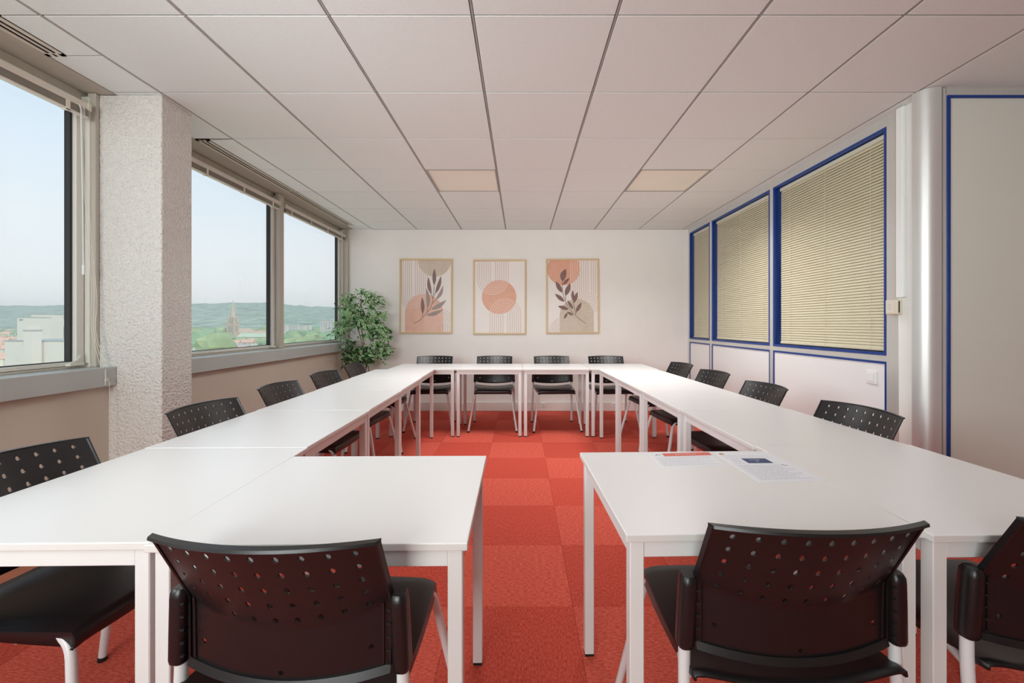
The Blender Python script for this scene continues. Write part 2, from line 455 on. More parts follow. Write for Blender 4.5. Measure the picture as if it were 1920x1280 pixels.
for i in range(len(xs) - 1):
    for j in range(len(ys) - 1):
        x0, x1, y0, y1 = xs[i], xs[i + 1], ys[j], ys[j + 1]
        if lit_key(x0, y0) in lights_off or lit_key(x0, y0) in fill_panels: continue
        if i == 0:
            # split around the linear grilles
            segs = []
            cuts = sorted({y0, y1} | {c for g in gr for c in g if y0 < c < y1})
            for a, b in zip(cuts[:-1], cuts[1:]):
                mid = (a + b) / 2
                ing = any(g[0] < mid < g[1] for g in gr)
                if b - a > .02: tile_at(-2.178 if ing else x0, x1, a, b)
            continue
        if x0 < XR < x1 and y0 >= YP:
            tile_at(x0, XR + .04, y0, y1); continue
        if x0 > XR and y0 >= YP + .1: continue
        tile_at(x0, x1, y0, y1)
for x in xs[1:-1]:
    if x > 2.3: y1_ = YP
    else: y1_ = YB
    bm = B(); box(bm, -.0042, .0042, 0, y1_ - YF, 0, .012)
    mobj('tee_bar', bm, M['tee'], ceil, loc=(x, YF, CH + .0015))
for y in ys[1:-1]:
    bm = B(); box(bm, -2.27, XR if y > YP else XRN, -.0015, .0015, 0, .012)
    mobj('tee_bar', bm, M['tee'], ceil, loc=(0, y, CH + .006))
# edge angles
bm = B(); box(bm, -2.276, -2.272, YF, YB, CH - .001, CH + .012); mobj('edge_angle', bm, M['alud'], ceil)
bm = B(); box(bm, -2.0, XR, YB - .006, YB, CH - .003, CH + .012); mobj('edge_angle', bm, M['tee'], ceil)
# ceiling luminaires
for (x, y) in sorted(lights_off | fill_panels):
    on = (x, y) in fill_panels
    r = empty('ceiling_light', (x + .3, y + .3, CH))
    if on:
        tag(r, 'added unseen lit panel in the ceiling grid above the %s front table' % ('left' if x < 0 else 'right'), 'ceiling light', 'added ceiling panels out of view')
    else:
        tag(r, 'unlit square ceiling light panel above the %s half of the far tables' % ('left' if x < 0 else 'right'), 'ceiling light')
    bm = B()
    for (a, b, c, d) in ((-.294, -.284, -.294, .294), (.284, .294, -.294, .294), (-.284, .284, -.294, -.286), (-.284, .284, .286, .294)):
        box(bm, a, b, c, d, -.001, .016)
    mobj('trim_frame', bm, M['tee'], r)
    bm = B(); box(bm, -.284, .284, -.286, .286, .006, .012)
    mobj('diffuser', bm, M['lit'] if on else M['diff'], r)
# linear grilles
for n, (y0, y1) in enumerate(gr):
    r = empty('air_grille', (-2.222, (y0 + y1) / 2, CH))
    tag(r, ['long cream slotted air grille in the ceiling above the nearest left window', 'long cream slotted air grille in the ceiling above the two far left windows'][n], 'air vent')
    h = (y1 - y0) / 2
    bm = B()
    for (a, b) in ((-.044, -.024), (-.006, .006), (.024, .044)):
        box(bm, a, b, -h, h, -.003, .001)
    box(bm, -.044, .044, -h, -h + .02, -.003, .001); box(bm, -.044, .044, h - .02, h, -.003, .001)
    mobj('grille_frame', bm, M['grille'], r)
    bm = B(); box(bm, -.044, .044, -h, h, .012, .016); mobj('slot_backing', bm, M['dark'], r)

# ------------------------------------------------------------------ back wall skirting and outlets
bb = boxobj('baseboard_back', -2.3, 2.26, YB - .022, YB, 0, .121, M['base'], kind='structure', bev=.004)
bl = boxobj('baseboard_left', XL, XL + .018, YF, 2.42, 0, .085, M['basew'], kind='structure', bev=.003)
bl2 = boxobj('baseboard_left_far', XL, XL + .018, 2.66, YB - .03, 0, .085, M['base'], kind='structure', bev=.003)
for px, lab in ((1019, 'small white power outlet on the skirting under the back tables'), (1151, 'small socket on the skirting near the right end of the back tables')):
    x = (px - 976) * 5.84 / F
    r = empty('power_outlet', (x, YB - .022, .085)); tag(r, lab, 'outlet')
    bm = B(); box(bm, -.028, .028, -.010, 0, -.03, .03, .003); mobj('cover_plate', bm, M['white'], r)
    bm = B(); box(bm, .006, .010, -.012, -.0095, -.014, .010); box(bm, -.010, -.006, -.012, -.0095, -.014, .010); mobj('socket_slots', bm, M['dark'], r)

# ------------------------------------------------------------------ glazed partition on the right
wr = empty('wall_right', (XR, 0, 0)); wr['kind'] = 'structure'
def pb(name, x0, x1, y0, y1, z0, z1, m, bev=0, parent=wr):
    bm = B(); box(bm, x0 - XR, x1 - XR, y0, y1, z0, z1, bev)
    return mobj(name, bm, m, parent)
bays = [(2.683, 3.889, 3), (3.939, 5.134, 2), (5.19, 5.81, 1)]
pb('top_rail', XR, XR + .07, 2.594, YB, 2.396, CH, M['silver'], .002)
pb('middle_rail', XR, XR + .07, 2.64, YB, .937, .977, M['silver'], .002)
pb('end_post', XR - .004, XR + .07, 2.594, 2.683, 0, 2.398, M['silver'], .002)
for (a, b) in ((3.889, 3.939), (5.134, 5.19), (5.81, 5.868)):
    pb('post', XR - .003, XR + .07, a, b, 0, 2.398, M['silver'], .002)
pb('bottom_rail', XR, XR + .07, 2.683, YB, 0, .06, M['silver'], .002)
for (a, b, n) in bays:
    bm = B(); fw = .018
    for (p, q, z0, z1) in ((a, a + fw, .977, 2.396), (b - fw, b, .977, 2.396), (a + fw, b - fw, .977, .977 + fw), (a + fw, b - fw, 2.396 - fw, 2.396)):
        box(bm, -.004, .066, p, q, z0, z1)
    mobj('window_trim', bm, M['blue'], wr)
    bm = B()
    for (p, q, z0, z1) in ((a, a + .014, .06, .937), (b - .014, b, .06, .937), (a + .014, b - .014, .923, .937)):
        box(bm, -.003, .03, p, q, z0, z1)
    mobj('panel_trim', bm, M['blue'] , wr)
    pb('lower_panel', XR + .004, XR + .05, a + .014, b - .014, .06, .923, M['panel'])
    pb('glass_pane', XR + .012, XR + .017, a + fw, b - fw, .977 + fw, 2.396 - fw, M['glass2'])
    # blind behind the pane, every slat its own piece
    nm = {3: 'lowered cream venetian blind behind the largest blue framed pane nearest the white pillar',
          2: 'lowered cream venetian blind behind the middle blue framed pane of the partition',
          1: 'lowered cream venetian blind behind the narrow blue framed pane by the back wall'}[n]
    r = empty('venetian_blind', (XR + .040, (a + b) / 2, 2.372)); tag(r, nm, 'blind')
    h = (b - a) / 2 - fw - .020; r.location.y -= .018
    bm = B(); box(bm, -.014, .014, -h - .006, h + .001, -.028, 0, .002); mobj('headrail', bm, M['creamw'], r)
    first = None
    zlen = 2.372 - .03 - 1.018; ns = 66; pitch = zlen / ns
    for k in range(ns):
        z = -.04 - pitch * k
        if first is None:
            bm = B(); ang = math.radians(63); ring = []
            for s in range(5):
                t = (s / 4 - .5); w_ = .0262
                px_ = t * w_ * math.cos(ang) + .0022 * (1 - 4 * t * t) * -math.sin(ang)
                pz = t * w_ * math.sin(ang) + .0022 * (1 - 4 * t * t) * math.cos(ang)
                ring.append((px_, pz))
            va = [bm.verts.new((x, -h, zz)) for x, zz in ring]; vb = [bm.verts.new((x, h, zz)) for x, zz in ring]
            for s in range(4): bm.faces.new((va[s], va[s + 1], vb[s + 1], vb[s]))
            first = mobj('slat', bm, M['cream'], r, smooth=True, loc=(0, 0, z))
        else:
            o = first.copy(); C.objects.link(o); o.location = (0, 0, z)
    bm = B(); box(bm, -.011, .011, -h, h, -.040 - pitch * ns - .006, -.040 - pitch * ns + .008, .003); mobj('bottom_rail', bm, M['cream'], r)
    for q in ((-h + .14), 0, (h - .14)) if n > 1 else (-h + .1, h - .1):
        bm = B(); tube(bm, [(-.0135, q, -.02), (-.0135, q, -.04 - pitch * ns)], .0012, 5); mobj('ladder_cord', bm, M['cord'], r)
    bm = B(); box(bm, -.019, -.012, -h - .004, -h + .028, -.034, -.004, .002); mobj('cord_lock', bm, M['clear'], r)

# light switch on the lower panel
r = empty('light_switch', (XR + .004, 2.80, .829)); tag(r, 'blank square white light switch on the lower partition panel', 'switch')
bm = B(); box(bm, -.010, 0, -.042, .042, -.042, .042, .003); mobj('switch_plate', bm, M['white'], r)
bm = B(); box(bm, -.0135, -.009, -.026, .026, -.028, .028, .002); mobj('rocker', bm, M['white'], r)

# cable trunking and thermostat on the right pillar
r = empty('cable_trunking', (2.262, 2.585, 1.33)); tag(r, 'vertical white cable trunking running from ceiling down to the thermostat', 'trunking')
bm = B(); box(bm, -.022, 0, -.048, .0, 0, CH - 1.335, .002); mobj('duct_body', bm, M['white'], r)
bm = B(); box(bm, -.025, -.0215, -.042, -.022, 0, CH - 1.34, .001); mobj('duct_lid', bm, M['white'], r)
r = empty('thermostat', (2.262, 2.60, 1.23)); tag(r, 'small beige wall thermostat beside the big blinds', 'thermostat')
bm = B(); box(bm, -.035, 0, -.036, .045, 0, .088, .004); mobj('casing', bm, M['beige'], r)
bm = B(); box(bm, -.0365, -.034, -.012, .038, .01, .078, .001); mobj('cover', bm, M['creamw'], r)
bm = B(); box(bm, -.024, -.018, -.038, -.034, .01, .078); mobj('slot', bm, M['dark'], r)
bm = B()
for k in range(4): box(bm, -.038, -.036, .0, .026, .03 + k * .01, .032 + k * .01)
mobj('vent_lines', bm, M['alud'], r)

# cross partition facing the camera at the right
wc = empty('wall_cross', (0, YP, 0)); wc['kind'] = 'structure'
def cb(name, x0, x1, y0, y1, z0, z1, m, bev=0):
    bm = B(); box(bm, x0, x1, y0 - YP, y1 - YP, z0, z1, bev); return mobj(name, bm, m, wc)
bm = B()
pts = [(2.190, 2.424), (2.191, 2.395), (2.197, 2.375), (2.210, 2.359), (2.228, 2.348), (2.250, 2.342), (2.276, 2.340), (2.276, 2.424)]
lo = [bm.verts.new((x, y - YP, 0)) for x, y in pts]; hi = [bm.verts.new((x, y - YP, CH - .002)) for x, y in pts]
for k in range(len(pts)): bm.faces.new((lo[k], lo[(k + 1) % len(pts)], hi[(k + 1) % len(pts)], hi[k]))
bm.faces.new(lo[::-1]); bm.faces.new(hi)
shade_auto(mobj('corner_post', bm, M['post'], wc), 40)
cb('channel', 2.276, 2.312, YP + .02, YP + .06, 0, CH, M['alud'])
cb('channel_lip', 2.288, 2.300, YP + .004, YP + .022, 0, CH - .01, M['silver'])
cb('top_rail', 2.312, XRN, YP + .01, YP + .06, 2.409, CH, M['silver'], .001)
cb('side_rail', 2.300, 2.309, YP + .006, YP + .06, 0, 2.42, M['silver'], .001)
bm = B(); box(bm, 2.309, 2.324, -.001, .03, .06, 2.409); box(bm, 2.324, XRN, -.001, .03, 2.394, 2.409); mobj('panel_trim', bm, M['blue'], wc)
cb('panel', 2.324, XRN, YP + .006, YP + .05, 0, 2.394, M['panel_shaded'])

# ------------------------------------------------------------------ tables
def make_table(Lx, Ly, name='table'):
    """Lx along local x, Ly along local y, origin on floor in the centre"""
    r = empty(name)
    hx, hy = Lx / 2, Ly / 2
    H = .707; TT = .017; lw = .032; ins = .012
    bm = B(); box(bm, -hx, hx, -hy, hy, H - TT, H, .0022, seg=2)
    for f in bm.faces:
        f.material_index = 0 if f.normal.z > .5 or f.calc_center_median().z > H - .0008 else 1
    mobj('tabletop', bm, [M['top'], M['edge']], r)
    ax, ay = hx - ins, hy - ins
    leg0 = foot0 = None
    for (sx_, sy_) in ((-1, -1), (1, -1), (1, 1), (-1, 1)):
        cx, cy = sx_ * (ax - lw / 2), sy_ * (ay - lw / 2)
        if leg0 is None:
            bm = B(); box(bm, -lw / 2, lw / 2, -lw / 2, lw / 2, .008, H - TT - .0005, .002); leg0 = mobj('leg', bm, M['frame'], r, loc=(cx, cy, 0))
            bm = B(); box(bm, -lw / 2 + .001, lw / 2 - .001, -lw / 2 + .001, lw / 2 - .001, 0, .009, .001); foot0 = mobj('foot_cap', bm, M['rubber'], leg0)
        else:
            l = leg0.copy(); C.objects.link(l); l.location = (cx, cy, 0)
            f = foot0.copy(); C.objects.link(f); f.parent = l
    z0, z1 = H - TT - .040, H - TT - .001
    for (x0, x1, y0, y1) in ((-ax + lw, ax - lw, -ay + .002, -ay + .022), (-ax + lw, ax - lw, ay - .022, ay - .002),
                             (-ax + .002, -ax + .022, -ay + lw, ay - lw), (ax - .022, ax - .002, -ay + lw, ay - lw)):
        bm = B(); box(bm, x0, x1, y0, y1, z0, z1, .0015); mobj('apron', bm, M['frame'], r)
    return r
tA = make_table(.710, .606)                      # small tables of the U
tD = make_table(.699, .610)
kd = kids_of(tA)
used = [False]
def place_table(cx, cy, rot, label, group=None):
    if not used[0]: t = tA; used[0] = True
    else: t = copy_tree_fast(tA, None, kd)
    t.location = (cx, cy, 0); t.rotation_euler = (0, 0, rot)
    tag(t, label, 'table')
    if group: t['group'] = group
    return t
G = 'white tables pushed together in a U'
# left column (long side along Y)
lc = [(1.270, -1.096, 1.0, 'white table in the left column nearest the camera'),
      (1.984, -1.112, .6, 'white table in the left column, second from the camera, beside the pillar'),
      (2.698, -1.130, 1.1, 'middle white table of the left window column'),
      (3.412, -1.154, 1.6, 'fourth white table of the left column counted from the camera'),
      (4.124, -1.182, 1.6, 'last white table of the left column, touching the back row')]
for y, x, a, lb in lc: place_table(x, y, PI / 2 + math.radians(a), lb, G)
rc = [(1.310, 1.203, .9, 'white table in the right column nearest the camera'),
      (2.012, 1.180, 1.3, 'white table in the right column, second from the camera'),
      (2.724, 1.156, 1.2, 'middle white table of the right column beside the blue framed blinds'),
      (3.436, 1.138, 1.5, 'fourth white table of the right column counted from the camera'),
      (4.144, 1.118, 1.8, 'last white table of the right column, touching the back row')]
for y, x, a, lb in rc: place_table(x, y, PI / 2 + math.radians(a), lb, G)
kdD = kids_of(tD)
for n, (x, lb) in enumerate(((-1.03, 'white table at the left end of the back row'), (-.328, 'second white table from the left in the back row'),
              (.374, 'third white table from the left in the back row'), (1.078, 'white table at the right end of the back row'))):
    t = tD if n == 0 else copy_tree_fast(tD, None, kdD)
    t.location = (x, 4.797, 0); tag(t, lb, 'table', G)
# the two inner tables at the open end
tB = make_table(.678, .612)
tB.location = (-.455, 1.219, 0); tB.rotation_euler = (0, 0, math.radians(.7)); tag(tB, 'white table at the open end with the perforated chair, left of the carpet aisle', 'table', G)
tC = make_table(.680, .616)
tC.location = (.563, 1.270, 0); tC.rotation_euler = (0, 0, math.radians(1.7)); tag(tC, 'white table with papers on it, right of the carpet aisle', 'table', G)

# ------------------------------------------------------------------ chairs
def backrest_mesh():
    NC, NR = 9, 8                      # hole columns and cell rows (rows 3..7 carry the holes)
    HW = .208; Z0, Z1 = .497, .781
    mu = .035 / HW                     # solid margin left and right
    def S(u, v, off=0):
        """u -1..1, v 0..1 bottom to top"""
        c = 1 - u * u
        f0 = .45; v_0 = v; q_ = (1 - f0) * (1 + .19 * c)
        v = 1 - (1 - v) * (1 + .19 * c) if v >= f0 else v * (1 - q_) / f0
        z = Z0 + (Z1 - Z0) * v - .018 * c * (1 - v) ** 1.5 + .005 * c * v
        k = .46
        lean = max(0, v_0 - k) / (1 - k)
        y = -.166 - (.030 + .016 * v) * c - .082 * lean - .004 * min(1, max(0, (v_0 - k + .03) / .06))
        x = HW * u * (1.0 + .012 * v)
        n = Vector((-.35 * u, -1, .0)).normalized()
        return Vector((x, y, z)) + n * off
    bm = B()
    # parameter lines
    ucell = [-1 + mu * .45 + (2 - mu * .9) * i / NC for i in range(NC + 1)]
    vlow = [0, .13, .21, .29, .37, .45]
    vtop = [.45 + (.985 - .45) * i / 5 for i in range(6)]
    vc = vlow + vtop[1:]
    us = [-1]
    for i in range(NC):
        for s in range(3): us.append(ucell[i] + (ucell[i + 1] - ucell[i]) * s / 3)
    us += [ucell[-1], 1]
    vs_ = []
    for j in range(len(vc) - 1):
        for s in range(3): vs_.append(vc[j] + (vc[j + 1] - vc[j]) * s / 3)
    vs_ += [vc[-1], 1]
    T = .0045
    grid = {}
    def gv(i, j, side):
        k = (i, j, side)
        if k not in grid: grid[k] = bm.verts.new(S(us[i], vs_[j], T if side else 0))
        return grid[k]
    holes = set()
    for ci in range(NC):
        for r_ in range(5, 10): holes.add((ci, r_))
    for ci in (0, 4, 8): holes.add((ci, 0 if ci == 4 else 1))
    done = set()
    def cellquads(ci, cj):
        i0 = 1 + ci * 3; j0 = cj * 3
        return i0, j0
    for (ci, cj) in holes:
        i0, j0 = cellquads(ci, cj)
        per = [(i0 + a, j0) for a in range(3)] + [(i0 + 3, j0 + a) for a in range(3)] + [(i0 + 3 - a, j0 + 3) for a in range(3)] + [(i0, j0 + 3 - a) for a in range(3)]
        uc = (us[i0] + us[i0 + 3]) / 2; vcn = (vs_[j0] + vs_[j0 + 3]) / 2
        ru = .0053 / HW; rv = .0058 / (Z1 - Z0)
        rings = {}
        for side in (0, 1):
            hv = []
            for (i, j) in per:
                du, dv = (us[i] - uc) * HW, (vs_[j] - vcn) * (Z1 - Z0)
                a = math.atan2(dv, du)
                hv.append(bm.verts.new(S(uc + ru * math.cos(a), vcn + rv * math.sin(a), T if side else 0)))
            rings[side] = hv
            for k in range(12):
                p, q = per[k], per[(k + 1) % 12]
                f = [gv(*p, side), gv(*q, side), hv[(k + 1) % 12], hv[k]]
                bm.faces.new(f if side else f[::-1])
        for k in range(12):
            bm.faces.new((rings[0][k], rings[0][(k + 1) % 12], rings[1][(k + 1) % 12], rings[1][k]))
        for a in range(3):
            for b in range(3): done.add((i0 + a, j0 + b))
    ni, nj = len(us) - 1, len(vs_) - 1
    for i in range(ni):
        for j in range(nj):
            if (i, j) in done: continue
            for side in (0, 1):
                f = [gv(i, j, side), gv(i + 1, j, side), gv(i + 1, j + 1, side), gv(i, j + 1, side)]
                bm.faces.new(f if side else f[::-1])
    for i in range(ni):
        for j in (0, nj):
            bm.faces.new((gv(i, j, 0), gv(i + 1, j, 0), gv(i + 1, j, 1), gv(i, j, 1)))
    for j in range(nj):
        for i in (0, ni):
            bm.faces.new((gv(i, j, 0), gv(i, j + 1, 0), gv(i, j + 1, 1), gv(i, j, 1)))
    # rims: a swept bar with a rectangular section
    def bar(path, nrm, w_, t_):
        rings = []
        for p, n in zip(path, nrm):
            a, b = n
            rings.append([bm.verts.new(p + a * sx_ * w_ + b * sz_ * t_) for sx_, sz_ in ((-.5, -.5), (.5, -.5), (.5, .5), (-.5, .5))])
        for k in range(len(rings) - 1):
            for q in range(4): bm.faces.new((rings[k][q], rings[k][(q + 1) % 4], rings[k + 1][(q + 1) % 4], rings[k + 1][q]))
        bm.faces.new(rings[0][::-1]); bm.faces.new(rings[-1])
    N = 24
    Y_, Z_, X_ = Vector((0, 1, 0)), Vector((0, 0, 1)), Vector((1, 0, 0))
    us2 = [-1.02 + 2.04 * k / N for k in range(N + 1)]
    bar([S(u, 1, .005) + Vector((0, -.002, .001)) for u in us2], [(Vector((-.3 * u, -1, .0)).normalized(), Vector((0, .3, 1)).normalized()) for u in us2], .016, .0055)
    us3 = [-1 + 2 * k / N for k in range(N + 1)]
    bar([S(u, 0, .004) + Vector((0, -.003, -.004)) for u in us3], [(Y_, Vector((0, .40, 1)).normalized()) for u in us3], .009, .016)
    for sgn in (-1, 1):
        vv = [k / 16 for k in range(17)]
        bar([S(sgn, v_, .004 if v_ < .46 else .002) for v_ in vv], [(Vector((-.3 * sgn, -1, 0)).normalized(), X_) for v in vv], .012, .005)
    # raised step under the clips, inside the lower part
    for sgn in (-1, 1):
        vv = [.02 + .44 * k / 8 for k in range(9)]
        bar([S(sgn * .93, v_, .004) for v_ in vv], [(Y_, X_) for v_ in vv], .008, .004)
    return bm
def seat_mesh():
    bm = B()
    NU, NV = 18, 16
    prof = []                    # (y, dz, width) from rear edge to front lip
    def S(u, v):
        # v 0 rear .. 1 front top, beyond follows the lip
        y = -.205 + .405 * v
        hw = .222 - .018 * v + .006 * math.sin(PI * v)
        cu = abs(u) ** 2.2
        # rear edge is cut back in the centre
        if v < .3: y -= 0.012 * (1 - u * u) * (1 - v / .3)
        dish = -.024 * (1 - cu) * math.exp(-((v - .15) / .45) ** 2)
        z = .452 + dish + .010 * math.exp(-((v) / .12) ** 2) * (0.6 + .4 * cu) - .004 * v
        z += -.010 * max(0, abs(u) - .86) / .14
        return Vector((hw * u, y, z))
    rows = []
    for j in range(NV + 1):
        rows.append([S(-1 + 2 * i / NU, j / NV) for i in range(NU + 1)])
    # front waterfall lip
    last = rows[-1]
    for (dy, dz) in ((.008, -.001), (.015, -.005), (.020, -.012), (.0215, -.022), (.019, -.036), (.015, -.044)):
        rows.append([p + Vector((0, dy - .010 * (abs(p.x) / .2) ** 4 * (1 if dy > .01 else .5), dz)) for p in last])
    V = [[bm.verts.new(p) for p in row] for row in rows]
    for j in range(len(V) - 1):
        for i in range(NU): bm.faces.new((V[j][i], V[j][i + 1], V[j + 1][i + 1], V[j + 1][i]))
    # side skirts
    for i in (0, NU):
        sg = -1 if i == 0 else 1
        prev = None
        for j in range(len(V)):
            p = V[j][i].co
            h = .012 + .022 * min(1, j / NV)
            if j > NV: h = max(.002, .034 + (rows[NV][i].z - p.z) * -1)
            q = bm.verts.new((p.x + sg * .002, p.y, p.z - h))
            if prev: bm.faces.new((V[j - 1][i], V[j][i], q, prev))
            prev = q
    return bm
def clip_mesh():
    bm = B()
    # rounded sleeve around the upright
    N = 14
    rings = []
    for (z, s) in ((.487, .80), (.490, .93), (.498, 1), (.560, 1), (.622, .98), (.634, .93), (.641, .72)):
        t = (z - .487) / .154
        ring = []
        for k in range(N):
            a = 2 * PI * k / N
            ca, sa = math.cos(a), math.sin(a)
            rx, ry = .0175 * s, .0215 * s
            ex = .7
            ring.append(bm.verts.new((math.copysign(abs(ca) ** ex, ca) * rx + .003 - .006 * t, math.copysign(abs(sa) ** ex, sa) * ry - .004 * t, z)))
        rings.append(ring)
    for i in range(len(rings) - 1):
        for k in range(N): bm.faces.new((rings[i][k], rings[i][(k + 1) % N], rings[i + 1][(k + 1) % N], rings[i + 1][k]))
    bm.faces.new(rings[0][::-1]); bm.faces.new(rings[-1])
    return bm
def make_chair():
    r = empty('conference_chair')
    bm = backrest_mesh(); o = mobj('backrest', bm, M['black'], r); shade_auto(o, 40)
    o = mobj('seat', seat_mesh(), M['blackm'], r); shade_auto(o, 50)
    sm = o.modifiers.new('thick', 'SOLIDIFY'); sm.thickness = .006; sm.offset = -1
    for s in (-1, 1):
        bm = clip_mesh()
        for v in bm.verts: v.co.x = v.co.x * s + s * .226; v.co.y -= .168
        o = mobj('back_clip', bm, M['black'], r); shade_auto(o, 50)
        bm = B()
        for k in range(5):
            z = .51 + k * .026
            box(bm, s * .2085 - .004, s * .2085 + .004, -.1915, -.1875, z, z + .003)
        mobj('clip_rib', bm, M['rubber'], o)
    for s in (-1, 1):
        bm = B(); tube(bm, bend([(s * .240, -.228, .010), (s * .230, -.166, .42), (s * .226, -.168, .60)], .12, 6), .0125, 12)
        l = mobj('leg', bm, M['tube'], r); shade_auto(l, 60)
        bm = B(); tube(bm, [(s * .2404, -.2295, 0), (s * .240, -.227, .016)], .0138, 12); mobj('foot_cap', bm, M['rubber'], l)
        bm = B(); tube(bm, bend([(s * .262, .285, .010), (s * .196, .190, .429), (s * .194, -.05, .429), (s * .2285, -.172, .425)], .055, 6), .0115, 12)
        l = mobj('leg', bm, M['tube'], r); shade_auto(l, 60)
        bm = B(); tube(bm, [(s * .2623, .2865, 0), (s * .2613, .2833, .016)], .0130, 12); mobj('foot_cap', bm, M['rubber'], l)
    bm = B(); tube(bm, [(-.2095, .06, .413), (.2095, .06, .413)], .009, 8); tube(bm, [(-.215, -.09, .413), (.215, -.09, .413)], .009, 8)
    mobj('seat_crossbar', bm, M['tube'], r, smooth=True)
    return r
ch0 = make_chair(); ckd = kids_of(ch0)
cused = [False]
def place_chair(x, y, deg, label, group):
    if not cused[0]: c = ch0; cused[0] = True
    else: c = copy_tree_fast(ch0, None, ckd)
    c.location = (x, y, 0); c.rotation_euler = (0, 0, math.radians(deg))
    tag(c, label, 'chair', group)
GR = 'black perforated conference chairs around the tables'
# local +y is the way the sitter faces
place_chair(-.455, 1.040, -2.6, 'black perforated chair seen from behind at the front table left of the aisle', GR)
place_chair(.575, 1.097, 1.2, 'black perforated chair seen from behind at the front table with the papers', GR)
place_chair(1.205, 1.125, 1.5, 'black perforated chair seen from behind, cut off by the right picture edge', GR)
for x, y, a, lb in ((-1.250, 1.250, -5, 'black chair on the window side nearest the camera, cut off at the left'),
                    (-1.262, 2.068, -3.3, 'black chair on the window side right in front of the plaster pillar'),
                    (-1.300, 2.780, -1.5, 'black chair on the window side, third from the camera'),
                    (-1.322, 3.470, -3.5, 'black chair on the window side, fourth from the camera'),
                    (-1.358, 4.170, 0, 'black chair on the window side in front of the potted ficus')):
    place_chair(x, y, a - 90, lb, GR)
for x, y, a, lb in ((1.307, 1.975, 5.7, 'nearest black chair facing left beside the partition and its light switch'),
                    (1.312, 2.760, 3, 'second nearest black chair facing left beside the partition'),
                    (1.330, 3.510, 6, 'third black chair facing left beside the partition'),
                    (1.335, 4.240, 7, 'farthest black chair facing left beside the partition')):
    place_chair(x, y, a + 90, lb, GR)
for x, a, lb in ((-1.018, 3, 'black chair facing the camera at the left end of the back row'), (-.308, 1, 'black chair facing the camera below the round sun print'),
                 (.387, 3.4, 'black chair facing the camera below the print with broad brown leaves'), (1.033, 2, 'black chair facing the camera at the right end of the back row')):
    place_chair(x, 4.975, 180 + a, lb, GR)

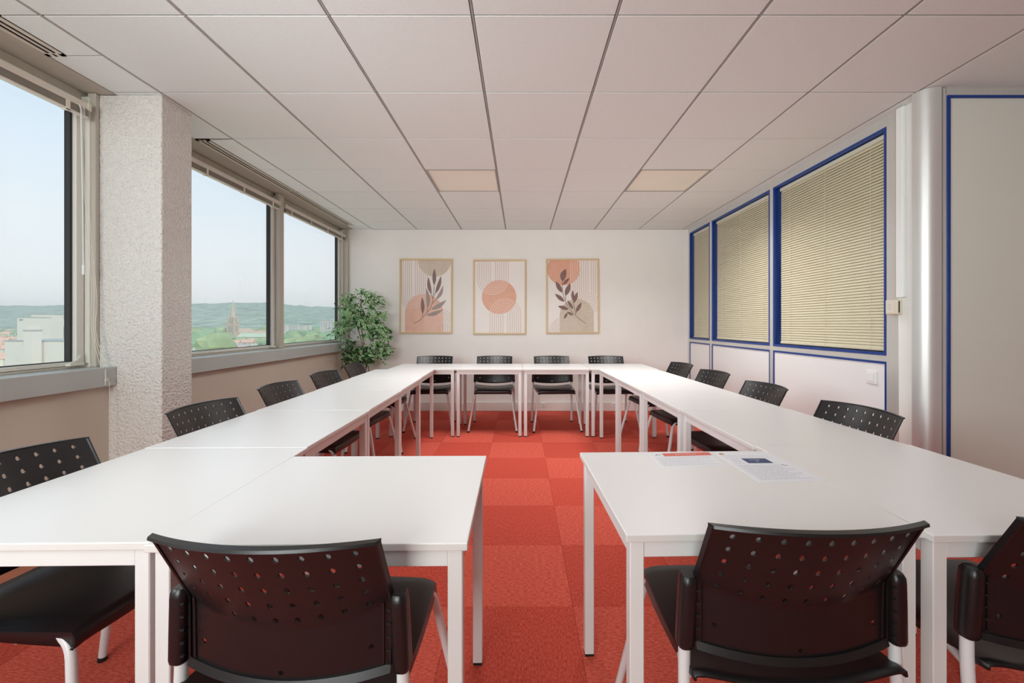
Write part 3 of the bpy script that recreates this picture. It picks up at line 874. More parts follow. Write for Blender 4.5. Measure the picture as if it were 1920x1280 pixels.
# ------------------------------------------------------------------ framed prints on the back wall
def leaf_poly(x0, y0, x1, y1, wd, curve=0):
    """pointed leaf from base to tip, in print pixels"""
    out = []; n = 9
    dx, dy = x1 - x0, y1 - y0; L_ = math.hypot(dx, dy); nx, ny = -dy / L_, dx / L_
    def pt(t, s):
        wv = wd * math.sin(PI * t ** .9) ** .9
        c = curve * math.sin(PI * t)
        return (x0 + dx * t + nx * (s * wv / 2 + c), y0 + dy * t + ny * (s * wv / 2 + c))
    for k in range(n + 1): out.append(pt(k / n, 1))
    for k in range(n - 1, 0, -1): out.append(pt(k / n, -1))
    return out
def make_print(label, cx, cz, tilt, R, shapes, stripes, twigs, leaves):
    """R = (x0,x1,y0,y1) print rectangle in drawing pixels"""
    r = empty('framed_print', (cx, YB, cz)); r.rotation_euler = (0, tilt, 0)
    tag(r, label, 'picture', 'framed botanical prints on the back wall')
    W, H = .716, 1.009; fw = .020; D = .026
    bm = B()
    for (a, b, c, d) in ((-W / 2, -W / 2 + fw, -H / 2, H / 2), (W / 2 - fw, W / 2, -H / 2, H / 2), (-W / 2 + fw, W / 2 - fw, -H / 2, -H / 2 + fw), (-W / 2 + fw, W / 2 - fw, H / 2 - fw, H / 2)):
        box(bm, a, b, -D, -.001, c, d, .0015)
    mobj('frame', bm, M['wood'], r)
    mats = [M['paper'], M['pink'], M['pinkl'], M['salmon'], M['tan'], M['tanl'], M['line'], M['leafp'], M['leafg']]
    ix = {'paper': 0, 'pink': 1, 'pinkl': 2, 'salmon': 3, 'tan': 4, 'tanl': 5, 'line': 6, 'leafp': 7, 'leafg': 8}
    iw, ih = W - 2 * fw, H - 2 * fw
    x0, x1, y0, y1 = R
    def mp_(x, y): return ((x - x0) / (x1 - x0) - .5) * iw, (.5 - (y - y0) / (y1 - y0)) * ih
    bm = B()
    box(bm, -iw / 2 - .002, iw / 2 + .002, -.010, -.002, -ih / 2 - .002, ih / 2 + .002)
    def poly(pts, depth, mi):
        pts = [(min(max(x, x0), x1), min(max(y, y0), y1)) for x, y in pts]
        vs = [bm.verts.new((mp_(x, y)[0], -.010 - depth, mp_(x, y)[1])) for x, y in pts]
        try: f = bm.faces.new(vs); f.material_index = ix[mi]
        except ValueError: pass
    def inside(sh, x, y):
        k = sh[0]
        if k == 'circle': return math.hypot(x - sh[1], y - sh[2]) < sh[3]
        if k == 'dome': return (abs(x - sh[1]) < sh[3] and y > sh[2] and y < sh[4]) or math.hypot(x - sh[1], y - sh[2]) < sh[3]
    for sh in shapes:
        if sh[0] == 'circle':
            poly([(sh[1] + sh[3] * math.cos(2 * PI * k / 64), sh[2] + sh[3] * math.sin(2 * PI * k / 64)) for k in range(64)], .0006, sh[-1])
        else:
            poly([(sh[1] + sh[3] * math.cos(PI * k / 40), sh[2] - sh[3] * math.sin(PI * k / 40)) for k in range(41)] + [(sh[1] - sh[3], sh[4]), (sh[1] + sh[3], sh[4])], .0006, sh[-1])
    alt = {'pink': 'pinkl', 'salmon': 'pinkl', 'tan': 'tanl'}
    def ribbon(pts, w_, depth, base):
        for (a, b) in zip(pts[:-1], pts[1:]):
            mx, my = (a[0] + b[0]) / 2, (a[1] + b[1]) / 2
            if not (x0 < mx - w_ / 2 and mx + w_ / 2 < x1 and y0 < my < y1): continue
            col = base
            if base == 'line':
                for sh in shapes:
                    if inside(sh, mx, my): col = alt[sh[-1]]
            dx, dy = b[0] - a[0], b[1] - a[1]; l = math.hypot(dx, dy) or 1; nx, ny = -dy / l * w_ / 2, dx / l * w_ / 2
            poly([(a[0] + nx, a[1] + ny), (b[0] + nx, b[1] + ny), (b[0] - nx, b[1] - ny), (a[0] - nx, a[1] - ny)], depth, col)
    for (kind, cx_, cy_, rads, yend, w_) in stripes:
        s = 1 if kind == 'U' else -1
        for rr in rads:
            pts = []
            n = 24
            ys_ = [yend + (cy_ - yend) * k / n for k in range(n)] if yend is not None else []
            pts += [(cx_ - rr, y) for y in ys_]
            pts += [(cx_ - rr * math.cos(PI * k / 32), cy_ + s * rr * math.sin(PI * k / 32)) for k in range(33)]
            pts += [(cx_ + rr, y) for y in ys_[::-1]]
            ribbon(pts, w_, .0011, 'line')
    for tw, col in twigs:
        ribbon([tuple(p) for p in bend([(x, y, 0) for x, y in tw], 60, 5)] and [(p.x, p.y) for p in bend([(x, y, 0) for x, y in tw], 60, 5)], (x1 - x0) * .011, .0015, col)
    for lf, col in leaves: poly(leaf_poly(*lf), .0018, col)
    mobj('print', bm, mats, r, keep=False)
M['glass3'] = glass_mat('picture_glazing', (.99, .99, .99), .5)
make_print('framed print with a slender leafy twig over a pink arch, left of three', -1.278, 1.552, 0, (97, 800, 137, 1160),
    [('circle', 570, 137, 232, 'tan'), ('dome', 420, 885, 268, 1160, 'pink')],
    [('U', 272, 630, [28 + 28 * k for k in range(7)], 137, 9), ('A', 640, 1060, [24 + 28 * k for k in range(8)], 1160, 9)],
    [([(275, 1035), (345, 1010), (440, 905), (510, 830), (548, 700), (562, 500)], 'leafp'), ([(395, 940), (400, 900)], 'leafp'), ([(460, 880), (470, 820)], 'leafp'), ([(548, 680), (520, 620)], 'leafp'), ([(560, 640), (585, 600)], 'leafp'), ([(540, 750), (590, 695)], 'leafp')],
    [((400, 905, 392, 660, 52, 5), 'leafp'), ((470, 830, 450, 535, 56, 18), 'leafg'), ((524, 625, 482, 375, 50, -12), 'leafp'), ((563, 495, 565, 255, 54), 'leafp'), ((578, 615, 660, 360, 52, 10), 'leafp'),
     ((580, 705, 686, 498, 48, 22), 'leafg'), ((520, 838, 735, 702, 62, 14), 'leafg'), ((450, 920, 690, 838, 60, 16), 'leafg')])
make_print('framed print of a round pink sun with striped arches, middle of three', -.283, 1.541, 0, (745, 1148, 130, 715),
    [('circle', 943, 423, 139, 'salmon')],
    [('U', 892, 277, [20 + 17.3 * k for k in range(7)], 130, 5.5), ('A', 993, 562, [20 + 17.3 * k for k in range(7)], 715, 5.5)], [], [])
make_print('framed print with broad brown leaves over a tan arch, right of three', .704, 1.551, math.radians(-.4), (133, 830, 137, 1155),
    [('circle', 360, 260, 230, 'salmon'), ('dome', 538, 917, 237, 1155, 'tan')],
    [('U', 722, 600, [24 + 30 * k for k in range(9)], 137, 9), ('A', 370, 1155, [30 + 30 * k for k in range(7)], None, 9)],
    [([(335, 440), (345, 600), (385, 740), (470, 870), (560, 960), (662, 1035)], 'leafp'), ([(525, 900), (492, 740)], 'leafp'), ([(525, 905), (535, 860)], 'leafp'), ([(385, 700), (385, 620)], 'leafp')],
    [((340, 435, 392, 255, 84, -12), 'leafp'), ((345, 482, 443, 385, 44), 'leafp'), ((335, 595, 246, 430, 62), 'leafp'), ((382, 640, 448, 462, 68), 'leafp'), ((368, 722, 236, 610, 56), 'leafp'),
     ((482, 700, 486, 555, 38), 'leafp'), ((492, 745, 552, 585, 54), 'leafp'), ((488, 830, 408, 702, 42), 'leafp'), ((528, 872, 608, 732, 52), 'leafp'), ((425, 832, 276, 785, 56), 'leafp'), ((490, 915, 400, 868, 38), 'leafp'), ((408, 880, 358, 970, 36), 'leafp')])

# ------------------------------------------------------------------ papers on the front right table
TZ = .7072
def paper_on(label, pts, prints):
    """pts: back-left, back-right, front-right, front-left of the sheet in world x,y"""
    bl_, br_, fr_, fl_ = [Vector((x, y, 0)) for x, y in pts]
    c = (bl_ + br_ + fr_ + fl_) / 4
    r = empty('paper_sheet', (c.x, c.y, TZ)); tag(r, label, 'paper')
    def P(u, v, z=0):   # u 0..1 left-right, v 0..1 back-front
        p = (bl_ * (1 - u) + br_ * u) * (1 - v) + (fl_ * (1 - u) + fr_ * u) * v
        return (p.x - c.x, p.y - c.y, z)
    bm = B()
    v0 = [bm.verts.new(P(u, v, 0)) for u, v in ((0, 1), (1, 1), (1, 0), (0, 0))]; v1 = [bm.verts.new(P(u, v, .0006)) for u, v in ((0, 1), (1, 1), (1, 0), (0, 0))]
    bm.faces.new(v0[::-1]); bm.faces.new(v1)
    for k in range(4): bm.faces.new((v0[k], v0[(k + 1) % 4], v1[(k + 1) % 4], v1[k]))
    mobj('sheet', bm, M['sheet'], r)
    for (nm, m, quads, z) in prints:
        bm = B()
        for (u0, u1, a, b) in quads:
            bm.faces.new([bm.verts.new(P(*q, z)) for q in ((u0, b), (u1, b), (u1, a), (u0, a))])
        mobj(nm, bm, m, r, keep=True)
def textlines(u0, u1, a, b, n, seed, h=.012):
    rnd = random.Random(seed); out = []
    for k in range(n):
        v = a + (b - a) * k / max(1, n - 1); u = u0
        end = u1 - rnd.random() * .25 * (u1 - u0)
        while u < end:
            l = rnd.uniform(.02, .08); out.append((u, min(u + l, end), v, v + h)); u += l + .012
    return out
paper_on('half-size white sheet with an orange red header bar on the front right table', [(.461, 1.552), (.684, 1.572), (.672, 1.425), (.459, 1.406)],
    [('header_bar', M['orange'], [(.20, .985, .03, .27)], .0009), ('header_text', M['inkpeach'], [(.40 + k * .045, .435 + k * .045, .12, .17) for k in range(8)], .0012),
     ('script_mark', M['inkdark'], [(.07, .10, .14, .17), (.085, .13, .11, .13), (.12, .17, .13, .15)], .0009),
     ('text_lines', M['inkgrey'], textlines(.06, .95, .36, .9, 6, 3, .02), .0009)])
paper_on('full-size white sheet with a navy blue box on the front right table', [(.700, 1.572), (.896, 1.568), (.908, 1.284), (.699, 1.267)],
    [('navy_box', M['navy'], [(.30, .72, .26, .43)], .0009), ('box_text', M['inkgrey'], [(.40, .46, .31, .322), (.47, .58, .31, .322), (.48, .52, .355, .372)], .0012),
     ('peach_mark', M['inkpeach'], [(.04, .11, .06, .12), (.06, .14, .08, .10)], .0009),
     ('text_lines', M['inkgrey'], textlines(.06, .9, .16, .22, 2, 5) + textlines(.08, .9, .50, .92, 11, 9) + textlines(.10, .26, .28, .42, 4, 12), .0009),
     ('dark_mark', M['inkdark'], [(.80, .82, .48, .50), (.81, .85, .50, .515), (.84, .87, .515, .53)], .0009)])

# ------------------------------------------------------------------ ficus in the corner
def ficus():
    bx_, by_ = -1.93, 5.45
    r = empty('potted_ficus', (bx_, by_, 0)); tag(r, 'tall variegated ficus tree standing in the back left corner', 'plant')
    bm = B(); N = 24
    prof = [(.10, .0), (.125, .02), (.15, .26), (.158, .265), (.158, .285), (.146, .285), (.143, .25), (.0, .25)]
    rings = []
    for (rad, z) in prof[:-1]: rings.append([bm.verts.new((rad * math.cos(2 * PI * k / N), rad * math.sin(2 * PI * k / N), z)) for k in range(N)])
    for i in range(len(rings) - 1):
        for k in range(N): bm.faces.new((rings[i][k], rings[i][(k + 1) % N], rings[i + 1][(k + 1) % N], rings[i + 1][k]))
    bm.faces.new(rings[0][::-1])
    o = mobj('pot', bm, M['pot'], r); shade_auto(o, 40)
    bm = B(); bmesh.ops.create_cone(bm, cap_ends=True, segments=24, radius1=.143, radius2=.143, depth=.02)
    for v in bm.verts: v.co.z += .245
    mobj('soil', bm, M['soil'], r)
    def W(px, py, y=by_):        # pixel of the photo to local point
        return Vector(((px - 976) * y / F - bx_, y - by_, CZ - (py - 608) * y / F))
    rnd = random.Random(5)
    bm = B()
    tube(bm, bend([(0, 0, .22), W(683, 700), W(690, 678), W(681, 640), W(676, 600), W(677, 560)], .1, 4), [.012] * 3 + [.010] * 40 if False else .0085, 8)
    tube(bm, bend([(.02, .02, .22), W(692, 690), W(678, 640), W(671, 615), W(664, 580)], .1, 4), .006, 7)
    mobj('trunk', bm, M['bark'], r, smooth=True)
    # leaf clusters: (px, py, radius px x, radius px y, count, dark share, depth spread)
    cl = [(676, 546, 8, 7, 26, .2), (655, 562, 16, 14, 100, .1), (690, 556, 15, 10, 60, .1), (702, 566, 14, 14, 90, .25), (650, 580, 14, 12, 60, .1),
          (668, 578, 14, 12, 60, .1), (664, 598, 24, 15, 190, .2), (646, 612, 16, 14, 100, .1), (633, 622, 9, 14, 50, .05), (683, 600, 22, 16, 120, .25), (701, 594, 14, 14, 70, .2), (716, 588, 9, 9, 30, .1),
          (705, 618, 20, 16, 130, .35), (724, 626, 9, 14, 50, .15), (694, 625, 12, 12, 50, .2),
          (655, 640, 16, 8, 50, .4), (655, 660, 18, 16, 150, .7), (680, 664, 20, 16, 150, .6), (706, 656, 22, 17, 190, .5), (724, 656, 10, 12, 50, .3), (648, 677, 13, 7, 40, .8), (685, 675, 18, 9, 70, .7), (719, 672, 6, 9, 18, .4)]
    def leaf(bm, p, d, up, l, wd, dark):
        d = d.normalized(); s = d.cross(up).normalized(); n = s.cross(d)
        def q(t, w_, dz=0): return bm.verts.new(p + d * (l * t) + s * (w_ * wd) + n * (dz * l))
        o0 = q(0, 0); o1 = q(.35, .5, .03); o2 = q(.7, .36, .0); o3 = q(1, 0, -.12); o4 = q(.7, -.36, .0); o5 = q(.35, -.5, .03)
        k = .62 if dark == 0 else .97
        i1 = q(.35, .5 * k, .035); i2 = q(.68, .36 * k, .005); i3 = q(.9, 0, -.09); i4 = q(.68, -.36 * k, .005); i5 = q(.35, -.5 * k, .035); c = q(.08, 0, .0)
        m = 1 if dark else 0
        for f in ((c, i1, i2, i3), (c, i3, i4, i5)): bm.faces.new(f).material_index = m
        for f in ((o0, o1, i1, c), (o1, o2, i2, i1), (o2, o3, i3, i2), (o3, o4, i4, i3), (o4, o5, i5, i4), (o5, o0, c, i5)): bm.faces.new(f).material_index = 2 if not dark else 1
    bm = B(); tw = B()
    for (px, py, rx, ry, cnt, dk) in cl:
        cen = W(px, py)
        src = W(678 + (px - 678) * .35, py + 14) if py < 640 else W(688, py + 6)
        tube(tw, bend([src, (src + cen) / 2 + Vector((0, 0, .02)), cen], .03, 3), .0028, 5)
        for k in range(int(cnt * .85)):
            a = rnd.uniform(0, 2 * PI); q = math.sqrt(rnd.random())
            yy = by_ + rnd.gauss(0, .09); yy = min(max(yy, by_ - .25), by_ + .27)
            p = W(px + rx * q * math.cos(a), py + ry * q * math.sin(a))
            p.y = yy - by_
            if p.x + bx_ < -2.20 and p.z < 1.0: continue
            outw = Vector((px + rx * math.cos(a) - 676, 0, 0)).normalized() * .5
            d = Vector((rnd.gauss(0, .7), rnd.gauss(0, .6), rnd.gauss(-.45, .4))) + outw
            up = Vector((rnd.gauss(0, .5), rnd.gauss(-.4, .5), 1))
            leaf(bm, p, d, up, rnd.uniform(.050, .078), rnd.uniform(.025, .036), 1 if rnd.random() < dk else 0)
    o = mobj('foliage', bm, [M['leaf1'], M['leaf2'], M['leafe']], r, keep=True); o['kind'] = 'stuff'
    o = mobj('twigs', tw, M['bark'], r, smooth=True); o['kind'] = 'stuff'
ficus()

# ------------------------------------------------------------------ the town and the hills outside
GZ = -34.0
M['hill'] = mat('wooded_hillside', (146, 168, 146), .95, var=.5, vscale=.016)
M['town'] = mat('town_ground', (176, 186, 150), .95, var=.25, vscale=.02)
M['tree'] = mat('tree_crown', (158, 174, 134), .95, var=.35, vscale=.35, bump=.6, bscale=.6)
M['tree2'] = mat('tree_crown_blueish', (140, 168, 136), .95, var=.22, vscale=.2)
M['trunkm'] = mat('tree_trunk', (110, 95, 80), .9)
M['bwhite'] = mat('white_render', (216, 211, 206), .8, var=.02, vscale=.1)
M['bpale'] = mat('pale_stone_facade', (226, 218, 204), .8, var=.05, vscale=.1)
M['bbrown'] = mat('ochre_brick', (214, 184, 146), .8, var=.05, vscale=.3)
M['roofred'] = mat('clay_roof', (216, 178, 160), .8, var=.12, vscale=.3)
M['roofgrey'] = mat('slate_roof', (168, 172, 176), .7, var=.08, vscale=.3)
M['copper'] = mat('pale_green_roof', (192, 206, 184), .7, var=.06, vscale=.3)
M['stone'] = mat('church_stone', (196, 178, 162), .85, var=.12, vscale=.3)
M['winb'] = mat('facade_window', (140, 150, 158), .3)
def WP(px, D): return (px - 976) * D / F
def WZ(py, D): return CZ - (py - 608) * D / F
g = B(); box(g, -14000, 3000, 10, 9000, GZ - 2, GZ); o = mobj('town_ground', g, M['town']); o['kind'] = 'structure'
# hill ridge as a relief
def hill(name, D0, D1, prof, m, rough, label):
    bm = B(); nx, ny = 300, 10; xs_ = [-1500 + 2300 * i / nx for i in range(nx + 1)]
    rnd = random.Random(3); V = []
    for j in range(ny + 1):
        t = j / ny; D = D0 + (D1 - D0) * t; row = []
        for px in xs_:
            for k in range(len(prof) - 1):
                if prof[k][0] <= px <= prof[k + 1][0]:
                    f = (px - prof[k][0]) / (prof[k + 1][0] - prof[k][0]); py = prof[k][1] * (1 - f) + prof[k + 1][1] * f; break
            else: py = prof[0][1] if px < prof[0][0] else prof[-1][1]
            zt = WZ(py, D1) - GZ
            s = math.sin(t * PI / 2) ** 1.2
            z = GZ + zt * s + rnd.uniform(-1, 1) * rough * (.3 + t)
            row.append(bm.verts.new((WP(px, D), D, z)))
        V.append(row)
    row = [bm.verts.new((v.co.x, v.co.y + 900, GZ)) for v in V[-1]]; V.append(row)
    for j in range(len(V) - 1):
        for i in range(nx): bm.faces.new((V[j][i], V[j][i + 1], V[j + 1][i + 1], V[j + 1][i]))
    o = mobj(name, bm, m, smooth=True); o['kind'] = 'structure'
hill('wooded_hill', 1700, 4200, [(-150, 575), (0, 575), (130, 574), (300, 573), (362, 571), (400, 571), (440, 569.5), (505, 570), (540, 573), (600, 577), (640, 578), (750, 582)], M['hill'], 5, '')
# crowns scattered over the hill for a wooded edge
def blob_mesh(seed, sub=2):
    bm = B(); bmesh.ops.create_icosphere(bm, subdivisions=sub, radius=1)
    rnd = random.Random(seed)
    for v in bm.verts: v.co *= rnd.uniform(.78, 1.12)
    return bm
tp = []
for s in range(3):
    r = empty('tree', (0, -500, GZ))
    c = mobj('crown', blob_mesh(s), M['tree'] if s < 2 else M['tree2'], r, smooth=False); c.location = (0, 0, 9); c.scale = (6, 6, 6.5)
    bm = B(); tube(bm, [(0, 0, 0), (0, 0, 4.5)], [.6, .4], 6); mobj('trunk', bm, M['trunkm'], r)
    tp.append(r)
tk = kids_of(tp[0]); tus = set()
spots = []
for (a, b, D_, dep) in ((8.5, 200, 250, 60), (44, 60, 244, 5), (32, 47, 400, 22), (58, 71, 430, 24), (96, 124, 460, 20), (106, 119, 900, 20), (528, 536, 1050, 14), (541, 558, 1080, 14), (562, 570, 1060, 14),
                        (573, 580, 1095, 14), (600, 625, 1020, 14), (608, 640, 980, 14), (352, 404, 560, 30), (440, 502, 760, 16)):
    xa, xb = WP(a, D_), WP(b, D_); n_ = max(1, int((xb - xa) / 10))
    for k in range(n_ + 1): spots.append((xa + (xb - xa) * k / n_, D_ + dep / 2, max(dep / 2, 5) + 1))
for k in range(6): spots.append((WP(436.5, 880), 876 + 12 * k, 10))
def free_spot(px, D, rad):
    """shift a thing along its distance until it stands clear of the others"""
    for k in range(60):
        d = D * (1 + random.uniform(-.012, .012) * k); q = px + random.uniform(-.35, .35) * k
        x = WP(q, d)
        if d > 260 and all((x - a) ** 2 + (d - b) ** 2 > (rad + c) ** 2 for a, b, c in spots):
            spots.append((x, d, rad)); return q, d
    return None
def tree(px, D, h=None, wide=1.0, which=None):
    h = h or random.uniform(11, 17)
    f = free_spot(px, D, 7.0 * h / 15.5 * wide)
    if f is None: return
    px, D = f
    i = random.randrange(3) if which is None else which
    if i in tus: t = copy_tree_fast(tp[i], None, tk)
    else: t = tp[i]; tus.add(i)
    s = (h or random.uniform(11, 17)) / 15.5
    t.location = (WP(px, D), D, GZ); t.scale = (s * wide, s * wide, s); t.rotation_euler = (0, 0, random.uniform(0, 6))
    tag(t, 'round green tree among the roofs of the town outside the windows', 'tree', 'trees of the town outside the windows')
rt = random.Random(11)
for k in range(34): tree(rt.uniform(356, 428), rt.uniform(620, 900), rt.uniform(20, 30), 1.3)
for k in range(16): tree(rt.uniform(440, 520), rt.uniform(600, 720), rt.uniform(11, 16), 1.4)
for k in range(60): tree(rt.uniform(525, 650), rt.uniform(560, 950), rt.uniform(16, 25), 1.5)
for k in range(14): tree(rt.uniform(-10, 30), rt.uniform(420, 1000), rt.uniform(10, 14), 1.5)
for k in range(44): tree(rt.uniform(350, 640), rt.uniform(1150, 1700), rt.uniform(18, 30), 2.0)
for k in range(16): tree(rt.uniform(-30, 130), rt.uniform(1050, 1700), rt.uniform(14, 22), 2.4)

for k in range(26): tree(rt.uniform(-900, -40), rt.uniform(500, 1500), rt.uniform(16, 26), 1.8)

# houses
def house(w_, d_, h_, rh, wall, roof, windows=3):
    r = empty('house', (0, -600, GZ))
    bm = B(); box(bm, -w_ / 2, w_ / 2, -d_ / 2, d_ / 2, 0, h_); mobj('walls', bm, wall, r)
    bm = B(); hw, hd = w_ / 2 + .5, d_ / 2 + .5
    p = [bm.verts.new(q) for q in ((-hw, -hd, h_), (hw, -hd, h_), (hw, hd, h_), (-hw, hd, h_), (-hw, 0, h_ + rh), (hw, 0, h_ + rh))]
    for f in ((0, 1, 5, 4), (2, 3, 4, 5), (0, 4, 3), (1, 2, 5), (0, 3, 2, 1)): bm.faces.new([p[i] for i in f])
    mobj('roof', bm, roof, r)
    bm = B(); box(bm, -w_ * .3, -w_ * .3 + 1.2, -.6, .6, h_ + rh * .4, h_ + rh + 1.2); mobj('chimney', bm, wall, r)
    bm = B()
    for fl_ in range(int(h_ // 3)):
        for k in range(windows):
            x = -w_ / 2 + w_ * (k + .5) / windows
            box(bm, x - .5, x + .5, -d_ / 2 - .05, -d_ / 2 + .1, 1 + fl_ * 3, 2.5 + fl_ * 3)
            y = -d_ / 2 + d_ * (k + .5) / windows
            box(bm, w_ / 2 - .1, w_ / 2 + .05, y - .5, y + .5, 1 + fl_ * 3, 2.5 + fl_ * 3)
    mobj('window_row', bm, M['winb'], r)
    return r
hp = [house(14, 10, 9, 4.5, M['bpale'], M['roofred']), house(18, 11, 12, 4, M['bwhite'], M['roofred']), house(16, 12, 10, 3.5, M['bpale'], M['roofgrey'])]
hk = kids_of(hp[0]); hus = set()
def place_house(px, D, i=None, s=1, rz=None):
    i = rt.randrange(3) if i is None else i
    f = free_spot(px, D, 11 * s)
    if f is None: return
    px, D = f
    if i in hus: t = copy_tree_fast(hp[i], None, hk)
    else: t = hp[i]; hus.add(i)
    t.location = (WP(px, D), D, GZ); t.scale = (s, s, s); t.rotation_euler = (0, 0, rt.uniform(-.4, .4) if rz is None else rz)
    tag(t, 'pale house with pitched roof in the town outside the windows', 'house', 'houses of the town outside the windows')
for k in range(14): place_house(rt.uniform(366, 470), rt.uniform(440, 560))
for k in range(16): place_house(rt.uniform(448, 510), rt.uniform(900, 1400), rt.choice((0, 1)), 1.2)
for k in range(12): place_house(rt.uniform(-15, 30), rt.uniform(300, 900), rt.choice((0, 1)))
for k in range(12): place_house(rt.uniform(540, 600), rt.uniform(470, 600))
for k in range(16): place_house(rt.uniform(530, 640), rt.uniform(1200, 1700), None, 1.3)
for k in range(12): place_house(rt.uniform(0, 130), rt.uniform(1000, 1500), None, 1.2)

# larger buildings
def block(name, label, px0, px1, D, ytop, depth, wall, rows=0, cols=0, roof=None, gz=GZ, cat='building', group=None):
    x0, x1 = WP(px0, D), WP(px1, D); zt = WZ(ytop, D)
    cx = (x0 + x1) / 2
    r = empty(name, (cx, D, gz)); tag(r, label, cat, group)
    hw = (x1 - x0) / 2; H = zt - gz
    bm = B(); box(bm, -hw, hw, 0, depth, 0, H); mobj('walls', bm, wall, r)
    bm = B(); box(bm, -hw - .3, hw + .3, -.3, depth + .3, H, H + .5); mobj('roof_edge', bm, roof or M['roofgrey'], r)
    if rows:
        for a in range(rows):
            bm = B()
            for b in range(cols):
                x = -hw + 2 * hw * (b + .5) / cols; z = H - 2.2 - a * 3.0
                box(bm, x - hw / cols * .45, x + hw / cols * .45, -.08, .2, z - .8, z + .7)
            mobj('window_row', bm, M['winb'], r)
    return r, hw, H
r, hw, H = block('flat_roofed_building', 'large white windowless building below the nearest left window', 8.5, 200, 250, 639.5, 60, M['bwhite'])
r, hw, H = block('chimney_stack', 'square white chimney block rising against the white building', 44, 60, 244, 620, 5, M['bwhite'])
bm = B(); box(bm, -hw * .35, hw, .5, 4, H + .5, H + 3.2); mobj('chimney_cap', bm, M['bwhite'], r)
block('tower_block', 'shorter white tower left of the two towers in the near window', 32, 47, 400, 595, 22, M['bwhite'], 1, 1)
block('tower_block', 'taller white tower right of the two towers in the near window', 58, 71, 430, 589, 24, M['bwhite'])
block('office_building', 'ochre building with a dark window band beside the white towers', 96, 124, 460, 613, 20, M['bbrown'], 3, 3)
block('apartment_tower', 'distant pale tower standing above the ochre building', 106, 119, 900, 597, 20, M['bwhite'], 10, 4)
gB = 'white apartment blocks in the far left window'
for k, (a, b, D, yt) in enumerate(((528, 536, 1050, 610), (541, 558, 1080, 609), (562, 570, 1060, 610), (573, 580, 1095, 609), (600, 625, 1020, 601), (608, 640, 980, 606))):
    block('apartment_block', 'white apartment block beyond the trees, ' + ('at the left edge of the far window', 'second from the left in the far window', 'third from the left in the far window', 'fourth from the left in the far window', 'taller one left of the ficus crown', 'nearest one partly behind the ficus leaves')[k], a, b, D, yt, 14, M['bwhite'], 5, 5, group=gB)
gH = 'pale buildings on the wooded hill'
for k, (a, b, D, yt, yb) in enumerate(((379, 391, 3000, 586, 592), (416, 419, 3000, 584, 587), (570, 602, 3000, 590, 595), (582, 588, 3100, 586, 590), (612, 618, 3000, 587, 591), (626, 632, 3000, 586, 591))):
    block('hillside_building', 'pale building among the woods on the hill, ' + ('left of the church spire', 'just left of the church spire', 'long row in the far window', 'small one above the long row', 'right of the long row', 'farthest right by the ficus')[k], a, b, D, yt, 30, M['bpale'], 0, 0, gz=WZ(yb, D) - 20, group=gH)
block('long_hall', 'long grey roofed hall below the trees in the middle window', 352, 404, 560, 638, 30, M['roofgrey'], roof=M['roofgrey'])
# pale green roofed building right of the church
D = 760
r = empty('school_building', (WP(468, D), D, GZ)); tag(r, 'long building with pale green roof right of the church', 'building')
bm = B(); box(bm, -22, 34, 0, 16, 0, 13); mobj('walls', bm, M['bpale'], r)
bm = B(); p = [bm.verts.new(q) for q in ((-23, -1, 13), (35, -1, 13), (35, 17, 13), (-23, 17, 13), (-20, 8, 20), (32, 8, 20))]
for f in ((0, 1, 5, 4), (2, 3, 4, 5), (0, 4, 3), (1, 2, 5)): bm.faces.new([p[i] for i in f])
mobj('roof', bm, M['copper'], r)
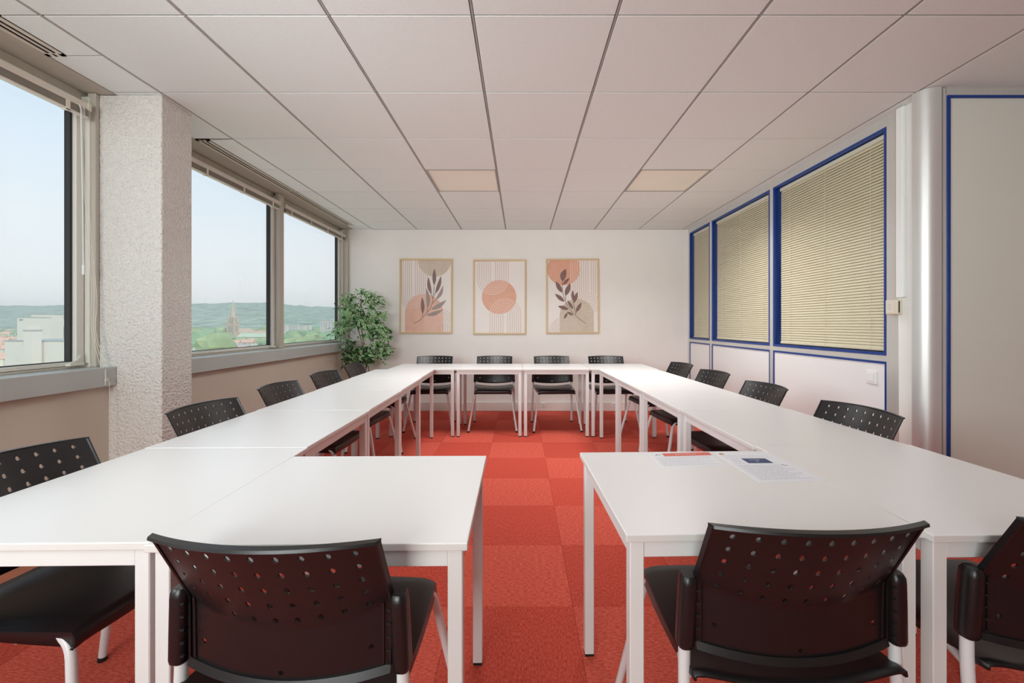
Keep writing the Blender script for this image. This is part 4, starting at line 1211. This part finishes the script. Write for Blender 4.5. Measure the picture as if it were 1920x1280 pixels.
# church
D = 880
cx = WP(436.5, D); r = empty('church', (cx, D, GZ)); tag(r, 'tall gothic stone church with a slender spire in the middle window', 'church')
def zz(py): return WZ(py, D) - GZ
bm = B(); box(bm, -6.5, 6.5, -6.5, 6.5, 0, zz(608))
for sx_ in (-1, 1):
    for sy_ in (-1, 1):
        box(bm, sx_ * 6.3 - 1.3, sx_ * 6.3 + 1.3, sy_ * 6.3 - 1.3, sy_ * 6.3 + 1.3, 0, zz(603))
mobj('tower', bm, M['stone'], r)
bm = B(); box(bm, -4.8, 4.8, -4.8, 4.8, zz(608), zz(594)); mobj('belfry', bm, M['stone'], r)
bm = B()
for sx_ in (-1, 1):
    for sy_ in (-1, 1):
        bmesh.ops.create_cone(bm, cap_ends=True, segments=6, radius1=1.5, radius2=.1, depth=13, matrix=Matrix.Translation((sx_ * 6, sy_ * 6, zz(603) + 6.5)))
mobj('pinnacles', bm, M['stone'], r)
bm = B(); bmesh.ops.create_cone(bm, cap_ends=True, segments=8, radius1=5.2, radius2=.15, depth=zz(562) - zz(595), matrix=Matrix.Translation((0, 0, (zz(562) + zz(595)) / 2))); mobj('spire', bm, M['stone'], r)
bm = B()
for k in (-1, 1): box(bm, k * 2.4 - .8, k * 2.4 + .8, -6.9, -6.4, zz(622), zz(611)); box(bm, 6.4, 6.9, k * 2.4 - .8, k * 2.4 + .8, zz(622), zz(611))
for k in (-1, 1): box(bm, k * 1.8 - .6, k * 1.8 + .6, -5.1, -4.7, zz(606), zz(597)); box(bm, 4.7, 5.1, k * 1.8 - .6, k * 1.8 + .6, zz(606), zz(597))
mobj('lancet_windows', bm, M['winb'], r)
bm = B(); p = [bm.verts.new(q) for q in ((-8, 6, 0), (8, 6, 0), (8, 60, 0), (-8, 60, 0), (-8, 6, 18), (8, 6, 18), (8, 60, 18), (-8, 60, 18), (0, 6, 27), (0, 60, 27))]
for f in ((0, 1, 5, 8, 4), (3, 7, 9, 6, 2), (0, 4, 7, 3), (1, 2, 6, 5), (4, 8, 9, 7), (5, 6, 9, 8)): bm.faces.new([p[i] for i in f])
mobj('nave', bm, M['stone'], r)

# summer haze over the valley: a thin even air volume beyond the building
hz = bpy.data.materials.new('summer_haze'); hz.use_nodes = True
nt = hz.node_tree; nt.nodes.clear()
v = nt.nodes.new('ShaderNodeVolumeScatter'); v.inputs['Color'].default_value = (.97, .985, 1, 1); v.inputs['Density'].default_value = 1 / 4400; v.inputs['Anisotropy'].default_value = .2
o_ = nt.nodes.new('ShaderNodeOutputMaterial'); nt.links.new(v.outputs[0], o_.inputs['Volume'])
bm = B(); box(bm, -12500, 3200, 60, 5200, GZ - 5, 110)
hb = mobj('valley_haze', bm, hz); hb['kind'] = 'structure'
